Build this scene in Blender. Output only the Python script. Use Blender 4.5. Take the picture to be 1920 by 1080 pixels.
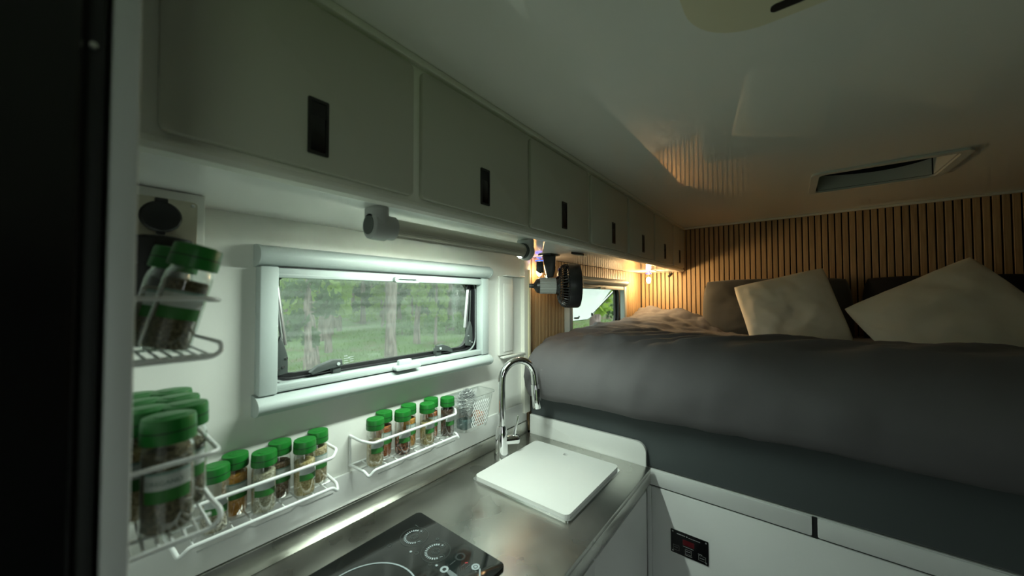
import bpy, bmesh, math, random
from mathutils import Vector, Matrix, noise
random.seed(7)
SC = bpy.context.scene
COL = SC.collection
for _o in list(bpy.data.objects): bpy.data.objects.remove(_o)

# ------------------------------------------------------------------ camera
def R(a): return math.radians(a)
YAW, PITCH, ROLL, FPX = R(38.436), R(1.4361), R(-0.1351), 655.71
cam_d = bpy.data.cameras.new('camera'); cam = bpy.data.objects.new('camera', cam_d); COL.objects.link(cam)
cam_d.sensor_width = 36.0; cam_d.lens = FPX/1920*36.0; cam_d.clip_start = 0.02; cam_d.clip_end = 400
_r0 = Vector((math.sin(YAW), -math.cos(YAW), 0))
_f = Vector((math.cos(PITCH)*math.cos(YAW), math.cos(PITCH)*math.sin(YAW), math.sin(PITCH)))
_u0 = _r0.cross(_f)
_rt = _r0*math.cos(ROLL) + _u0*math.sin(ROLL); _up = _u0*math.cos(ROLL) - _r0*math.sin(ROLL)
cam.matrix_world = Matrix(((_rt.x, _up.x, -_f.x, 0), (_rt.y, _up.y, -_f.y, 0), (_rt.z, _up.z, -_f.z, 1.45), (0, 0, 0, 1)))
cam_d.dof.use_dof = True; cam_d.dof.focus_distance = 1.25; cam_d.dof.aperture_fstop = 2.8
SC.camera = cam

# ------------------------------------------------------------------ world, exposure
W = bpy.data.worlds.new('overcast_sky'); SC.world = W; W.use_nodes = True
_bg = W.node_tree.nodes['Background']
_bg.inputs[0].default_value = (0.86, 0.95, 0.93, 1); _bg.inputs[1].default_value = 1.6
SC.view_settings.view_transform = 'Standard'; SC.view_settings.look = 'None'
SC.view_settings.exposure = 1.25; SC.view_settings.gamma = 1.0; SC.view_settings.use_curve_mapping = False
SC.cycles.sample_clamp_indirect = 0; SC.cycles.diffuse_bounces = 10; SC.cycles.max_bounces = 16; SC.cycles.transparent_max_bounces = 24; SC.cycles.blur_glossy = 0.5
LED_STRENGTH = 112.0

# ------------------------------------------------------------------ materials
MATS = {}
def mat(name, col=(.8, .8, .8), rough=.5, metal=0., spec=.5, coat=0., sheen=0., emit=None, estr=0., bump=None, tint=None):
    """bump=(scale, strength[, stretch xyz]); tint=(scale, amount, second colour[, stretch])"""
    if name in MATS: return MATS[name]
    m = bpy.data.materials.new(name); m.use_nodes = True; nt = m.node_tree
    b = nt.nodes['Principled BSDF']
    b.inputs['Base Color'].default_value = (*col, 1); b.inputs['Roughness'].default_value = rough
    b.inputs['Metallic'].default_value = metal; b.inputs['Specular IOR Level'].default_value = spec
    b.inputs['Coat Weight'].default_value = coat; b.inputs['Coat Roughness'].default_value = .06
    if sheen: b.inputs['Sheen Weight'].default_value = sheen
    if emit: b.inputs['Emission Color'].default_value = (*emit, 1); b.inputs['Emission Strength'].default_value = estr
    def coords(stretch):
        tc = nt.nodes.new('ShaderNodeTexCoord'); mp = nt.nodes.new('ShaderNodeMapping')
        nt.links.new(tc.outputs['Object'], mp.inputs['Vector']); mp.inputs['Scale'].default_value = stretch
        return mp.outputs['Vector']
    if bump:
        n = nt.nodes.new('ShaderNodeTexNoise'); n.inputs['Scale'].default_value = bump[0]; n.inputs['Detail'].default_value = 4
        nt.links.new(coords(bump[2] if len(bump) > 2 else (1, 1, 1)), n.inputs['Vector'])
        bp = nt.nodes.new('ShaderNodeBump'); bp.inputs['Strength'].default_value = bump[1]; bp.inputs['Distance'].default_value = .01
        nt.links.new(n.outputs['Fac'], bp.inputs['Height']); nt.links.new(bp.outputs['Normal'], b.inputs['Normal'])
    if tint:
        n = nt.nodes.new('ShaderNodeTexNoise'); n.inputs['Scale'].default_value = tint[0]; n.inputs['Detail'].default_value = 5
        nt.links.new(coords(tint[3] if len(tint) > 3 else (1, 1, 1)), n.inputs['Vector'])
        rp = nt.nodes.new('ShaderNodeValToRGB')
        rp.color_ramp.elements[0].position = .5-.25/max(tint[1], .01)*.5; rp.color_ramp.elements[1].position = .5+.25/max(tint[1], .01)*.5
        rp.color_ramp.elements[0].color = (*col, 1); rp.color_ramp.elements[1].color = (*tint[2], 1)
        nt.links.new(n.outputs['Fac'], rp.inputs['Fac']); nt.links.new(rp.outputs['Color'], b.inputs['Base Color'])
    MATS[name] = m; return m

wall_white = mat('wall_white', (.78, .79, .75), .16, spec=.45)
band_white = mat('band_white', (.82, .83, .82), .22, spec=.4)
ceiling_white = mat('ceiling_white', (.86, .86, .80), .025, spec=.5)
under_white = mat('under_white', (.82, .82, .80), .10, spec=.5)
frame_white = mat('cabinet_frame_white', (.88, .88, .82), .30)
door_grey = mat('cabinet_door_grey', (.56, .56, .485), .42, bump=(900, .02))
trim_white = mat('trim_white', (.80, .80, .72), .35)
trim_yellow = mat('aged_trim', (.70, .64, .44), .4)
plastic_white = mat('plastic_white', (.43, .485, .475), .55)
plastic_grey = mat('plastic_end_grey', (.42, .47, .46), .4)
black_plastic = mat('black_plastic', (.012, .012, .013), .35)
black_gloss = mat('black_gloss', (.004, .004, .005), .22)
black_rubber = mat('black_rubber', (.010, .010, .012), .55)
dark_grey_plastic = mat('dark_grey_plastic', (.055, .065, .062), .4)
grey_plastic = mat('grey_plastic', (.40, .405, .405), .45)
silver = mat('silver_metal', (.72, .72, .72), .28, metal=1)
chrome = mat('chrome', (.86, .87, .87), .06, metal=1)
alu = mat('brushed_aluminium', (.75, .73, .65), .36, metal=.45)
strip_grey = mat('strip_grey', (.62, .63, .64), .45)
felt = mat('black_felt', (.006, .005, .005), .9)
wire_white = mat('wire_white', (.78, .80, .80), .3)
cap_green = mat('cap_green', (.012, .16, .022), .38)
bed_white = mat('base_white', (.78, .80, .79), .28)
kitchen_white = mat('kitchen_white', (.76, .77, .76), .35)
board_white = mat('board_white', (.74, .75, .73), .38)
duvet_m = mat('duvet_grey', (.130, .124, .130), .9, bump=(60, .05))
sheet_m = mat('sheet_slate', (.062, .074, .077), .85, sheen=.2)
pillow_dark = mat('pillow_dark', (.062, .062, .055), .9, sheen=.2, bump=(25, .08))
pillow_black = mat('pillow_black', (.012, .012, .014), .9)
pillow_cream = mat('pillow_cream', (.82, .76, .62), .9, bump=(25, .10))
floor_m = mat('floor_grey', (.11, .10, .09), .5, tint=(6, 1, (.07, .065, .06), (1, 12, 1)))
side_wall_m = mat('side_wall', (.10, .10, .09), .4)
induction = mat('induction_glass', (.010, .012, .012), .07, coat=.5)
print_grey = mat('print_grey', (.33, .38, .40), .4)
print_dim = mat('print_dim', (.07, .085, .085), .4)
print_red = mat('print_red', (.5, .03, .04), .4)
print_white = mat('print_white', (.45, .46, .46), .5)
red_display = mat('red_display', (.05, .002, .004), .15, emit=(1, .02, .05), estr=.004)
bare_white = mat('white_mark', (.7, .72, .72), .5)
orange_sponge = mat('orange_sponge', (.45, .14, .04), .9, bump=(400, .4))
teal_sponge = mat('teal_sponge', (.05, .10, .10), .9, bump=(400, .4))
outlet_metal = mat('outlet_metal', (.46, .43, .34), .38, metal=.9)
cream_plastic = mat('cream_plastic', (.74, .69, .50), .4)
hatch_white = mat('hatch_white', (.66, .67, .62), .45)
lid_dark = mat('hatch_lid_dark', (.01, .01, .012), .3)

def steel_mat():
    m = mat('brushed_steel', (.64, .64, .60), .27, metal=1); nt = m.node_tree; b = nt.nodes['Principled BSDF']
    tc = nt.nodes.new('ShaderNodeTexCoord')
    mp = nt.nodes.new('ShaderNodeMapping'); mp.inputs['Scale'].default_value = (3, 60, 1); nt.links.new(tc.outputs['Object'], mp.inputs['Vector'])
    n = nt.nodes.new('ShaderNodeTexNoise'); n.inputs['Scale'].default_value = 9; n.inputs['Detail'].default_value = 6; nt.links.new(mp.outputs['Vector'], n.inputs['Vector'])
    bp = nt.nodes.new('ShaderNodeBump'); bp.inputs['Strength'].default_value = .022; bp.inputs['Distance'].default_value = .004
    nt.links.new(n.outputs['Fac'], bp.inputs['Height'])
    n2 = nt.nodes.new('ShaderNodeTexNoise'); n2.inputs['Scale'].default_value = 7; n2.inputs['Detail'].default_value = 3
    nt.links.new(tc.outputs['Object'], n2.inputs['Vector'])
    mr = nt.nodes.new('ShaderNodeMapRange'); mr.inputs['From Min'].default_value = .3; mr.inputs['From Max'].default_value = .7
    mr.inputs['To Min'].default_value = .22; mr.inputs['To Max'].default_value = .36
    nt.links.new(n2.outputs['Fac'], mr.inputs['Value']); nt.links.new(mr.outputs['Result'], b.inputs['Roughness'])
    bp2 = nt.nodes.new('ShaderNodeBump'); bp2.inputs['Strength'].default_value = .022; bp2.inputs['Distance'].default_value = .012
    nt.links.new(n2.outputs['Fac'], bp2.inputs['Height']); nt.links.new(bp.outputs['Normal'], bp2.inputs['Normal'])
    nt.links.new(bp2.outputs['Normal'], b.inputs['Normal']); return m
steel = steel_mat()

def wood_mat():
    m = mat('oak_slat', (.45, .28, .13), .5); nt = m.node_tree; b = nt.nodes['Principled BSDF']
    oi = nt.nodes.new('ShaderNodeObjectInfo'); tc = nt.nodes.new('ShaderNodeTexCoord')
    ad = nt.nodes.new('ShaderNodeVectorMath'); ad.operation = 'ADD'
    sc = nt.nodes.new('ShaderNodeVectorMath'); sc.operation = 'SCALE'; sc.inputs['Scale'].default_value = 30
    nt.links.new(oi.outputs['Random'], sc.inputs[0]); nt.links.new(tc.outputs['Object'], ad.inputs[0]); nt.links.new(sc.outputs[0], ad.inputs[1])
    mp = nt.nodes.new('ShaderNodeMapping'); mp.inputs['Scale'].default_value = (90, 90, 5); nt.links.new(ad.outputs[0], mp.inputs['Vector'])
    n = nt.nodes.new('ShaderNodeTexNoise'); n.inputs['Scale'].default_value = 1.6; n.inputs['Detail'].default_value = 5
    nt.links.new(mp.outputs['Vector'], n.inputs['Vector'])
    rp = nt.nodes.new('ShaderNodeValToRGB'); rp.color_ramp.elements[0].position = .3; rp.color_ramp.elements[1].position = .75
    rp.color_ramp.elements[0].color = (.37, .24, .12, 1); rp.color_ramp.elements[1].color = (.55, .38, .20, 1)
    nt.links.new(n.outputs['Fac'], rp.inputs['Fac'])
    hs = nt.nodes.new('ShaderNodeHueSaturation'); mr = nt.nodes.new('ShaderNodeMapRange')
    mr.inputs['To Min'].default_value = .90; mr.inputs['To Max'].default_value = 1.08
    nt.links.new(oi.outputs['Random'], mr.inputs['Value']); nt.links.new(mr.outputs['Result'], hs.inputs['Value'])
    nt.links.new(rp.outputs['Color'], hs.inputs['Color']); nt.links.new(hs.outputs['Color'], b.inputs['Base Color']); return m
oak = wood_mat()

def glassy(name, tintc, base, edge, rough=.03, haze=0., hazec=(.8, .85, .82), hscale=None):
    m = bpy.data.materials.new(name); m.use_nodes = True; nt = m.node_tree; nt.nodes.clear()
    out = nt.nodes.new('ShaderNodeOutputMaterial'); tr = nt.nodes.new('ShaderNodeBsdfTransparent'); tr.inputs[0].default_value = (*tintc, 1)
    gl = nt.nodes.new('ShaderNodeBsdfGlossy'); gl.inputs['Roughness'].default_value = rough; gl.inputs[0].default_value = (1, 1, 1, 1)
    lw = nt.nodes.new('ShaderNodeLayerWeight'); lw.inputs['Blend'].default_value = .35
    mr = nt.nodes.new('ShaderNodeMapRange'); mr.inputs['To Min'].default_value = base; mr.inputs['To Max'].default_value = edge
    nt.links.new(lw.outputs['Facing'], mr.inputs['Value'])
    mx = nt.nodes.new('ShaderNodeMixShader'); nt.links.new(mr.outputs['Result'], mx.inputs[0])
    nt.links.new(tr.outputs[0], mx.inputs[1]); nt.links.new(gl.outputs[0], mx.inputs[2])
    last = mx
    if haze:
        df = nt.nodes.new('ShaderNodeBsdfTranslucent'); df.inputs[0].default_value = (*hazec, 1)
        m2 = nt.nodes.new('ShaderNodeMixShader'); m2.inputs[0].default_value = haze
        if hscale:
            tc = nt.nodes.new('ShaderNodeTexCoord'); mp = nt.nodes.new('ShaderNodeMapping'); mp.inputs['Scale'].default_value = hscale
            mp.inputs['Rotation'].default_value = (0, R(4), 0)
            nt.links.new(tc.outputs['Object'], mp.inputs['Vector'])
            n = nt.nodes.new('ShaderNodeTexNoise'); n.inputs['Scale'].default_value = 1; n.inputs['Detail'].default_value = 4
            nt.links.new(mp.outputs['Vector'], n.inputs['Vector'])
            r2 = nt.nodes.new('ShaderNodeMapRange'); r2.inputs['From Min'].default_value = .35; r2.inputs['From Max'].default_value = .75
            r2.inputs['To Min'].default_value = haze*.6; r2.inputs['To Max'].default_value = haze*1.7
            nt.links.new(n.outputs['Fac'], r2.inputs['Value']); nt.links.new(r2.outputs['Result'], m2.inputs[0])
        nt.links.new(mx.outputs[0], m2.inputs[1]); nt.links.new(df.outputs[0], m2.inputs[2]); last = m2
    nt.links.new(last.outputs[0], out.inputs[0]); MATS[name] = m; return m
jar_glass = glassy('jar_glass', (.93, .96, .94), .04, .55)
clear_plastic = glassy('clear_plastic', (.94, .96, .96), .06, .6, rough=.08, haze=.05)
acrylic = glassy('acrylic', (.86, .92, .88), .03, .35, rough=.02, haze=.09, hscale=(2.5, 2.5, 55))
acrylic_open = glassy('acrylic_weathered', (.86, .92, .88), .03, .35, rough=.05, haze=.30, hazec=(.9, .93, .93))

def emitter(name, col, s):
    m = bpy.data.materials.new(name); m.use_nodes = True; nt = m.node_tree; nt.nodes.clear()
    o = nt.nodes.new('ShaderNodeOutputMaterial'); e = nt.nodes.new('ShaderNodeEmission')
    e.inputs[0].default_value = (*col, 1); e.inputs[1].default_value = s; nt.links.new(e.outputs[0], o.inputs[0]); return m
led_emit = emitter('led_emission', (.84, 1.0, .87), LED_STRENGTH)
warm_emit = [emitter('warm_bulb', (1, .68, .33), 250), emitter('warm_bulb_dim', (1, .68, .33), 24)]
blue_emit = emitter('blue_led', (.01, .04, 1), 4)

# ------------------------------------------------------------------ builders
ORG = {}          # world position of every object's origin (no rotation while building)
def setp(o, label=None, cat=None, group=None, kind=None):
    if label: o['label'] = label
    if cat: o['category'] = cat
    if group: o['group'] = group
    if kind: o['kind'] = kind
    return o
def thing(name, loc, label=None, cat=None, group=None, kind=None):
    o = bpy.data.objects.new(name, None); o.empty_display_size = .02; COL.objects.link(o)
    o.location = loc; ORG[o.name] = Vector(loc); return setp(o, label, cat, group, kind)
def obj(name, verts, faces, m, parent=None, smooth=True, angle=35):
    """verts in world space (or in the space of an unmoved parent)"""
    vs = [Vector(v) for v in verts]
    if parent is not None: org = ORG[parent.name].copy()
    else:
        xs = [v.x for v in vs]; ys = [v.y for v in vs]; zs = [v.z for v in vs]
        org = Vector(((min(xs)+max(xs))/2, (min(ys)+max(ys))/2, min(zs)))
    me = bpy.data.meshes.new(name); me.from_pydata([v-org for v in vs], [], faces); me.update()
    if m: me.materials.append(m)
    if smooth:
        me.polygons.foreach_set('use_smooth', [True]*len(me.polygons)); me.set_sharp_from_angle(angle=R(angle))
    o = bpy.data.objects.new(name, me); COL.objects.link(o)
    if parent is not None: o.parent = parent; ORG[o.name] = org
    else: o.location = org; ORG[o.name] = org
    return o
def bm_out(bm):
    bm.verts.ensure_lookup_table(); bm.verts.index_update()
    v = [tuple(x.co) for x in bm.verts]; f = [[a.index for a in p.verts] for p in bm.faces]; bm.free(); return v, f
def join(*geos):
    V, F = [], []
    for v, f in geos:
        n = len(V); V += list(v); F += [[i+n for i in p] for p in f]
    return V, F
def g_box(x0, x1, y0, y1, z0, z1, bev=0., seg=2):
    bm = bmesh.new(); bmesh.ops.create_cube(bm, size=1)
    for v in bm.verts:
        v.co = Vector((x0 if v.co.x < 0 else x1, y0 if v.co.y < 0 else y1, z0 if v.co.z < 0 else z1))
    if bev: bmesh.ops.bevel(bm, geom=bm.edges[:], offset=bev, segments=seg, profile=.5, affect='EDGES', clamp_overlap=True)
    return bm_out(bm)
def box(name, x0, x1, y0, y1, z0, z1, m, parent=None, bev=0., seg=2):
    v, f = g_box(x0, x1, y0, y1, z0, z1, bev, seg); return obj(name, v, f, m, parent)
AX = {'z': lambda a, b, c: (a, b, c), 'y': lambda a, b, c: (a, c, b), 'x': lambda a, b, c: (c, a, b)}
def g_prism(pts, axis, lo, hi, bev=0., seg=2):
    """pts in (x,y) for axis z, (x,z) for y, (y,z) for x"""
    bm = bmesh.new(); fn = AX[axis]
    a = [bm.verts.new(fn(p[0], p[1], lo)) for p in pts]; b = [bm.verts.new(fn(p[0], p[1], hi)) for p in pts]
    n = len(pts); caps = [bm.faces.new(a), bm.faces.new(b)]
    for i in range(n): bm.faces.new((a[i], a[(i+1) % n], b[(i+1) % n], b[i]))
    bmesh.ops.recalc_face_normals(bm, faces=bm.faces[:])
    if bev:
        es = [e for c in caps for e in c.edges]
        bmesh.ops.bevel(bm, geom=es, offset=bev, segments=seg, profile=.5, affect='EDGES', clamp_overlap=True)
    return bm_out(bm)
def prism(name, pts, axis, lo, hi, m, parent=None, bev=0., seg=2):
    v, f = g_prism(pts, axis, lo, hi, bev, seg); return obj(name, v, f, m, parent)
def rrect(x0, x1, y0, y1, r, n=6):
    if not isinstance(r, (list, tuple)): r = (r,)*4
    out = []
    for (cx, cy, a0), rr in zip(((x1, y1, 0), (x0, y1, 90), (x0, y0, 180), (x1, y0, 270)), r):
        sx = -1 if cx == x1 else 1; sy = -1 if cy == y1 else 1
        for k in range(n+1):
            a = R(a0+90*k/n); out.append((cx+sx*rr+rr*math.cos(a), cy+sy*rr+rr*math.sin(a)))
    return out
def g_frame(outer, inner, axis, lo, hi):
    """a ring between two outlines with the same number of points"""
    fn = AX[axis]; n = len(outer); V = []
    for pts, c in ((outer, lo), (inner, lo), (outer, hi), (inner, hi)): V += [fn(p[0], p[1], c) for p in pts]
    F = []
    for i in range(n):
        j = (i+1) % n
        F += [[i, j, n+j, n+i], [2*n+i, 3*n+i, 3*n+j, 2*n+j], [i, 2*n+i, 2*n+j, j], [n+i, n+j, 3*n+j, 3*n+i]]
    bm = bmesh.new(); vs = [bm.verts.new(v) for v in V]
    for f in F: bm.faces.new([vs[i] for i in f])
    bmesh.ops.recalc_face_normals(bm, faces=bm.faces[:]); return bm_out(bm)
def frame(name, outer, inner, axis, lo, hi, m, parent=None):
    v, f = g_frame(outer, inner, axis, lo, hi); return obj(name, v, f, m, parent)
def fillet(pts, rc, n=5, cyclic=False):
    pts = [Vector(p) for p in pts]; out = []; N = len(pts)
    for i, p in enumerate(pts):
        if not cyclic and i in (0, N-1): out.append(p); continue
        a, b = pts[i-1], pts[(i+1) % N]; da, db = (a-p), (b-p); l = min(rc, da.length*.49, db.length*.49)
        if l < 1e-6: out.append(p); continue
        p0, p2 = p+da.normalized()*l, p+db.normalized()*l
        for k in range(n+1):
            t = k/n; out.append(p0*(1-t)**2+p*2*t*(1-t)+p2*t*t)
    return out
def g_tube(pts, r, n=8, cyclic=False, rc=0, cap=True):
    pts = fillet(pts, rc, cyclic=cyclic) if rc else [Vector(p) for p in pts]
    N = len(pts); V, F = [], []
    rs = r if isinstance(r, (list, tuple)) else [r]*N
    up = None
    for i, p in enumerate(pts):
        a = pts[i-1] if (i or cyclic) else p; b = pts[(i+1) % N] if (i < N-1 or cyclic) else p
        t = (b-a).normalized()
        if up is None:
            up = t.orthogonal().normalized()
        up = (up-t*up.dot(t)).normalized(); s = t.cross(up)
        for k in range(n):
            w = 2*math.pi*k/n; V.append(p+(up*math.cos(w)+s*math.sin(w))*rs[i])
    for i in range(N if cyclic else N-1):
        j = (i+1) % N
        for k in range(n): F.append([i*n+k, i*n+(k+1) % n, j*n+(k+1) % n, j*n+k])
    if cap and not cyclic: F += [list(range(n))[::-1], [(N-1)*n+k for k in range(n)]]
    return V, F
def tube(name, pts, r, m, parent=None, n=8, cyclic=False, rc=0):
    v, f = g_tube(pts, r, n, cyclic, rc); return obj(name, v, f, m, parent, angle=50)
def g_lathe(prof, n=24, mtx=None):
    """prof [(r,z)]; about local z, then moved by mtx"""
    V, F = [], []; idx = []
    for r, z in prof:
        if r < 1e-7: idx.append([len(V)]*n); V.append(Vector((0, 0, z)))
        else:
            idx.append(list(range(len(V), len(V)+n)))
            V += [Vector((r*math.cos(2*math.pi*k/n), r*math.sin(2*math.pi*k/n), z)) for k in range(n)]
    for a, b in zip(idx, idx[1:]):
        for k in range(n):
            q = [a[k], a[(k+1) % n], b[(k+1) % n], b[k]]; s = []
            for i in q:
                if i not in s: s.append(i)
            if len(s) > 2: F.append(s)
    if mtx is not None: V = [mtx @ v for v in V]
    return V, F
def lathe(name, prof, m, parent=None, n=24, mtx=None, angle=40):
    v, f = g_lathe(prof, n, mtx); return obj(name, v, f, m, parent, angle=angle)
def axis_mtx(p, d, up=(0, 0, 1)):
    z = Vector(d).normalized(); x = Vector(up).cross(z)
    if x.length < 1e-4: x = Vector((1, 0, 0)).cross(z)
    x.normalize(); y = z.cross(x)
    return Matrix(((x.x, y.x, z.x, p[0]), (x.y, y.y, z.y, p[1]), (x.z, y.z, z.z, p[2]), (0, 0, 0, 1)))
def xf(geo, mtx): return [mtx @ Vector(v) for v in geo[0]], geo[1]
def g_disc(cx, cy, z, r, n=20, r2=None):
    if r2 is None: return [(cx+r*math.cos(2*math.pi*k/n), cy+r*math.sin(2*math.pi*k/n), z) for k in range(n)], [list(range(n))]
    V = []; F = []
    for k in range(n):
        a = 2*math.pi*k/n; V += [(cx+r*math.cos(a), cy+r*math.sin(a), z), (cx+r2*math.cos(a), cy+r2*math.sin(a), z)]
    for k in range(n): j = (k+1) % n; F.append([2*k, 2*j, 2*j+1, 2*k+1])
    return V, F
def g_quad(a, b, c, d): return [a, b, c, d], [[0, 1, 2, 3]]
def g_line(p, q, w, z):
    p, q = Vector((*p, z)), Vector((*q, z)); s = (q-p).normalized().cross(Vector((0, 0, 1)))*w/2
    return [p+s, q+s, q-s, p-s], [[0, 1, 2, 3]]
def copy_tree(o, parent=None):
    c = o.copy(); COL.objects.link(c); c.parent = parent
    for ch in [x for x in CH.get(o.name, [])]: copy_tree(ch, c)
    return c
CH = {}
def index_children():
    CH.clear()
    for o in bpy.data.objects:
        if o.parent: CH.setdefault(o.parent.name, []).append(o)
def text_geo(s, size, font_scale=1.0):
    cu = bpy.data.curves.new('t', 'FONT'); cu.body = s; cu.size = size; cu.align_x = 'CENTER'; cu.align_y = 'CENTER'
    o = bpy.data.objects.new('t', cu); COL.objects.link(o); dg = bpy.context.evaluated_depsgraph_get()
    me = bpy.data.meshes.new_from_object(o.evaluated_get(dg))
    g = ([v.co.copy() for v in me.vertices], [list(p.vertices) for p in me.polygons])
    bpy.data.objects.remove(o); bpy.data.curves.remove(cu); bpy.data.meshes.remove(me); return g

# ------------------------------------------------------------------ room shell
YW, ZC, XB, YR, XR, ZU, YF = .85, 1.915, 2.59, -1.25, -1.4, 1.617, .566   # window wall, ceiling, headboard wall, other walls, underside, face
H1 = (.238, .898, 1.244, 1.524)       # openings in the window wall
H2 = (1.480, 2.210, 1.244, 1.524)
def wall_with_hole(x0, x1, y0, y1, z0, z1, h):
    return join(g_box(x0, h[0], y0, y1, z0, z1), g_box(h[1], x1, y0, y1, z0, z1),
                g_box(h[0], h[1], y0, y1, z0, h[2]), g_box(h[0], h[1], y0, y1, h[3], z1))
g = wall_with_hole(-.6, 1.165, YW, YW+.045, 0, ZC, H1)
wall_left = setp(obj('wall_left', *g, wall_white), kind='structure')
g = wall_with_hole(1.165, XB+.05, YW+.010, YW+.045, 0, ZC, H2)
setp(obj('wall_left', *g, felt), kind='structure'); wall_side = bpy.data.objects['wall_left.001']
setp(box('wall_left', XR, -.6, YW, YW+.045, 0, ZC, side_wall_m), kind='structure')
wall_back = setp(box('wall_back', XB+.010, XB+.05, YR, YW+.010, 0, ZC, felt), kind='structure')
DO = (-1.00, -.40, .02, 1.75)          # unseen doorway added behind the camera to let in fill daylight
setp(obj('wall_right', *wall_with_hole(XR, XB+.05, YR-.05, YR, 0, ZC, DO), side_wall_m), kind='structure')
setp(frame('added_doorway', rrect(DO[0]-.03, DO[1]+.03, DO[2]-.015, DO[3]+.03, .03), rrect(DO[0], DO[1], DO[2], DO[3], .02), 'y', YR+.0005, YR+.012, strip_grey), kind='structure')
setp(box('wall_front', XR-.05, XR, YR, YW+.045, 0, ZC, side_wall_m), kind='structure')
setp(box('floor', XR, XB+.05, YR, YW+.045, -.05, 0, floor_m), kind='structure')
# ceiling with a roof hatch opening
HX0, HX1, HY0, HY1 = 1.762, 2.050, -.445, -.095
g = join(g_box(XR, HX0, YR, YW+.045, ZC, ZC+.05), g_box(HX1, XB+.05, YR, YW+.045, ZC, ZC+.05),
         g_box(HX0, HX1, YR, HY0, ZC, ZC+.05), g_box(HX0, HX1, HY1, YW+.045, ZC, ZC+.05))
setp(obj('ceiling', *g, ceiling_white), kind='structure')

# slats: shared mesh data, each an object of its own
PITCH_S = .0276; SW = .0216
def slat_run(parent, along, fixed, start, step, count, spans):
    cache = {}
    for i in range(count):
        c = start+step*i
        for (z0, z1) in spans(c):
            key = (round(z0, 3), round(z1, 3))
            if key not in cache:
                if along == 'y': g = g_box(0, .010, -SW/2, SW/2, z0, z1, .001, 1)
                else: g = g_box(-SW/2, SW/2, 0, .010, z0, z1, .001, 1)
                me = bpy.data.meshes.new('slat'); me.from_pydata(*[g[0], [], g[1]]); me.materials.append(oak); cache[key] = me
            o = bpy.data.objects.new('slat', cache[key]); COL.objects.link(o); o.parent = parent
            loc = Vector((fixed, c, 0)) if along == 'y' else Vector((c, fixed, 0))
            o.location = loc-ORG[parent.name]
slat_run(wall_back, 'y', XB, -.3658+.0138+PITCH_S*43, -PITCH_S, 74, lambda c: [(.9, ZC-.002)] if c > YR+.02 and c < YW-.012 else [])
def side_spans(c):
    if H2[0]-.014 < c < H2[1]+.014: return [(.9, 1.215), (1.55, ZU-.001)]
    return [(.9, ZU-.001)]
slat_run(wall_side, 'x', YW, 1.178+.0116, PITCH_S, 51, lambda c: side_spans(c) if c < XB-.012 else [])

setp(box('trim_1', XB-.012, XB+.008, YR, .57, ZC-.012, ZC, trim_white, bev=.003), kind='structure')
setp(box('trim_2', .03, XB, YF-.014, YF+.01, ZC-.014, ZC, trim_white, bev=.004), kind='structure')
setp(box('trim_3', 1.128, 1.168, YW-.018, YW+.008, .985, ZU, trim_white, bev=.003), kind='structure')
setp(box('trim_4', 1.152, 1.166, YW-.024, YW-.018, 1.20, 1.56, trim_yellow, bev=.002), kind='structure')
setp(box('trim_5', .030, 1.128, YW-.009, YW, .951, 1.026, band_white, bev=.003), kind='structure')

# shallow white housing between window and post
t = thing('wall_housing', (1.06, YW, 1.225), 'shallow white plastic housing on wall between window and faucet', 'housing')
box('cover', .982, 1.062, YW-.012, YW, 1.232, 1.526, wall_white, t, bev=.004)
box('inner_cover', 1.005, 1.058, YW-.015, YW-.012, 1.245, 1.50, wall_white, t, bev=.0014)
box('top_ledge', 1.015, 1.127, YW-.022, YW-.0005, 1.527, 1.532, wall_white, t, bev=.001)
box('bottom_ledge', .995, 1.127, YW-.022, YW-.0005, 1.222, 1.229, wall_white, t, bev=.001)

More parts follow.
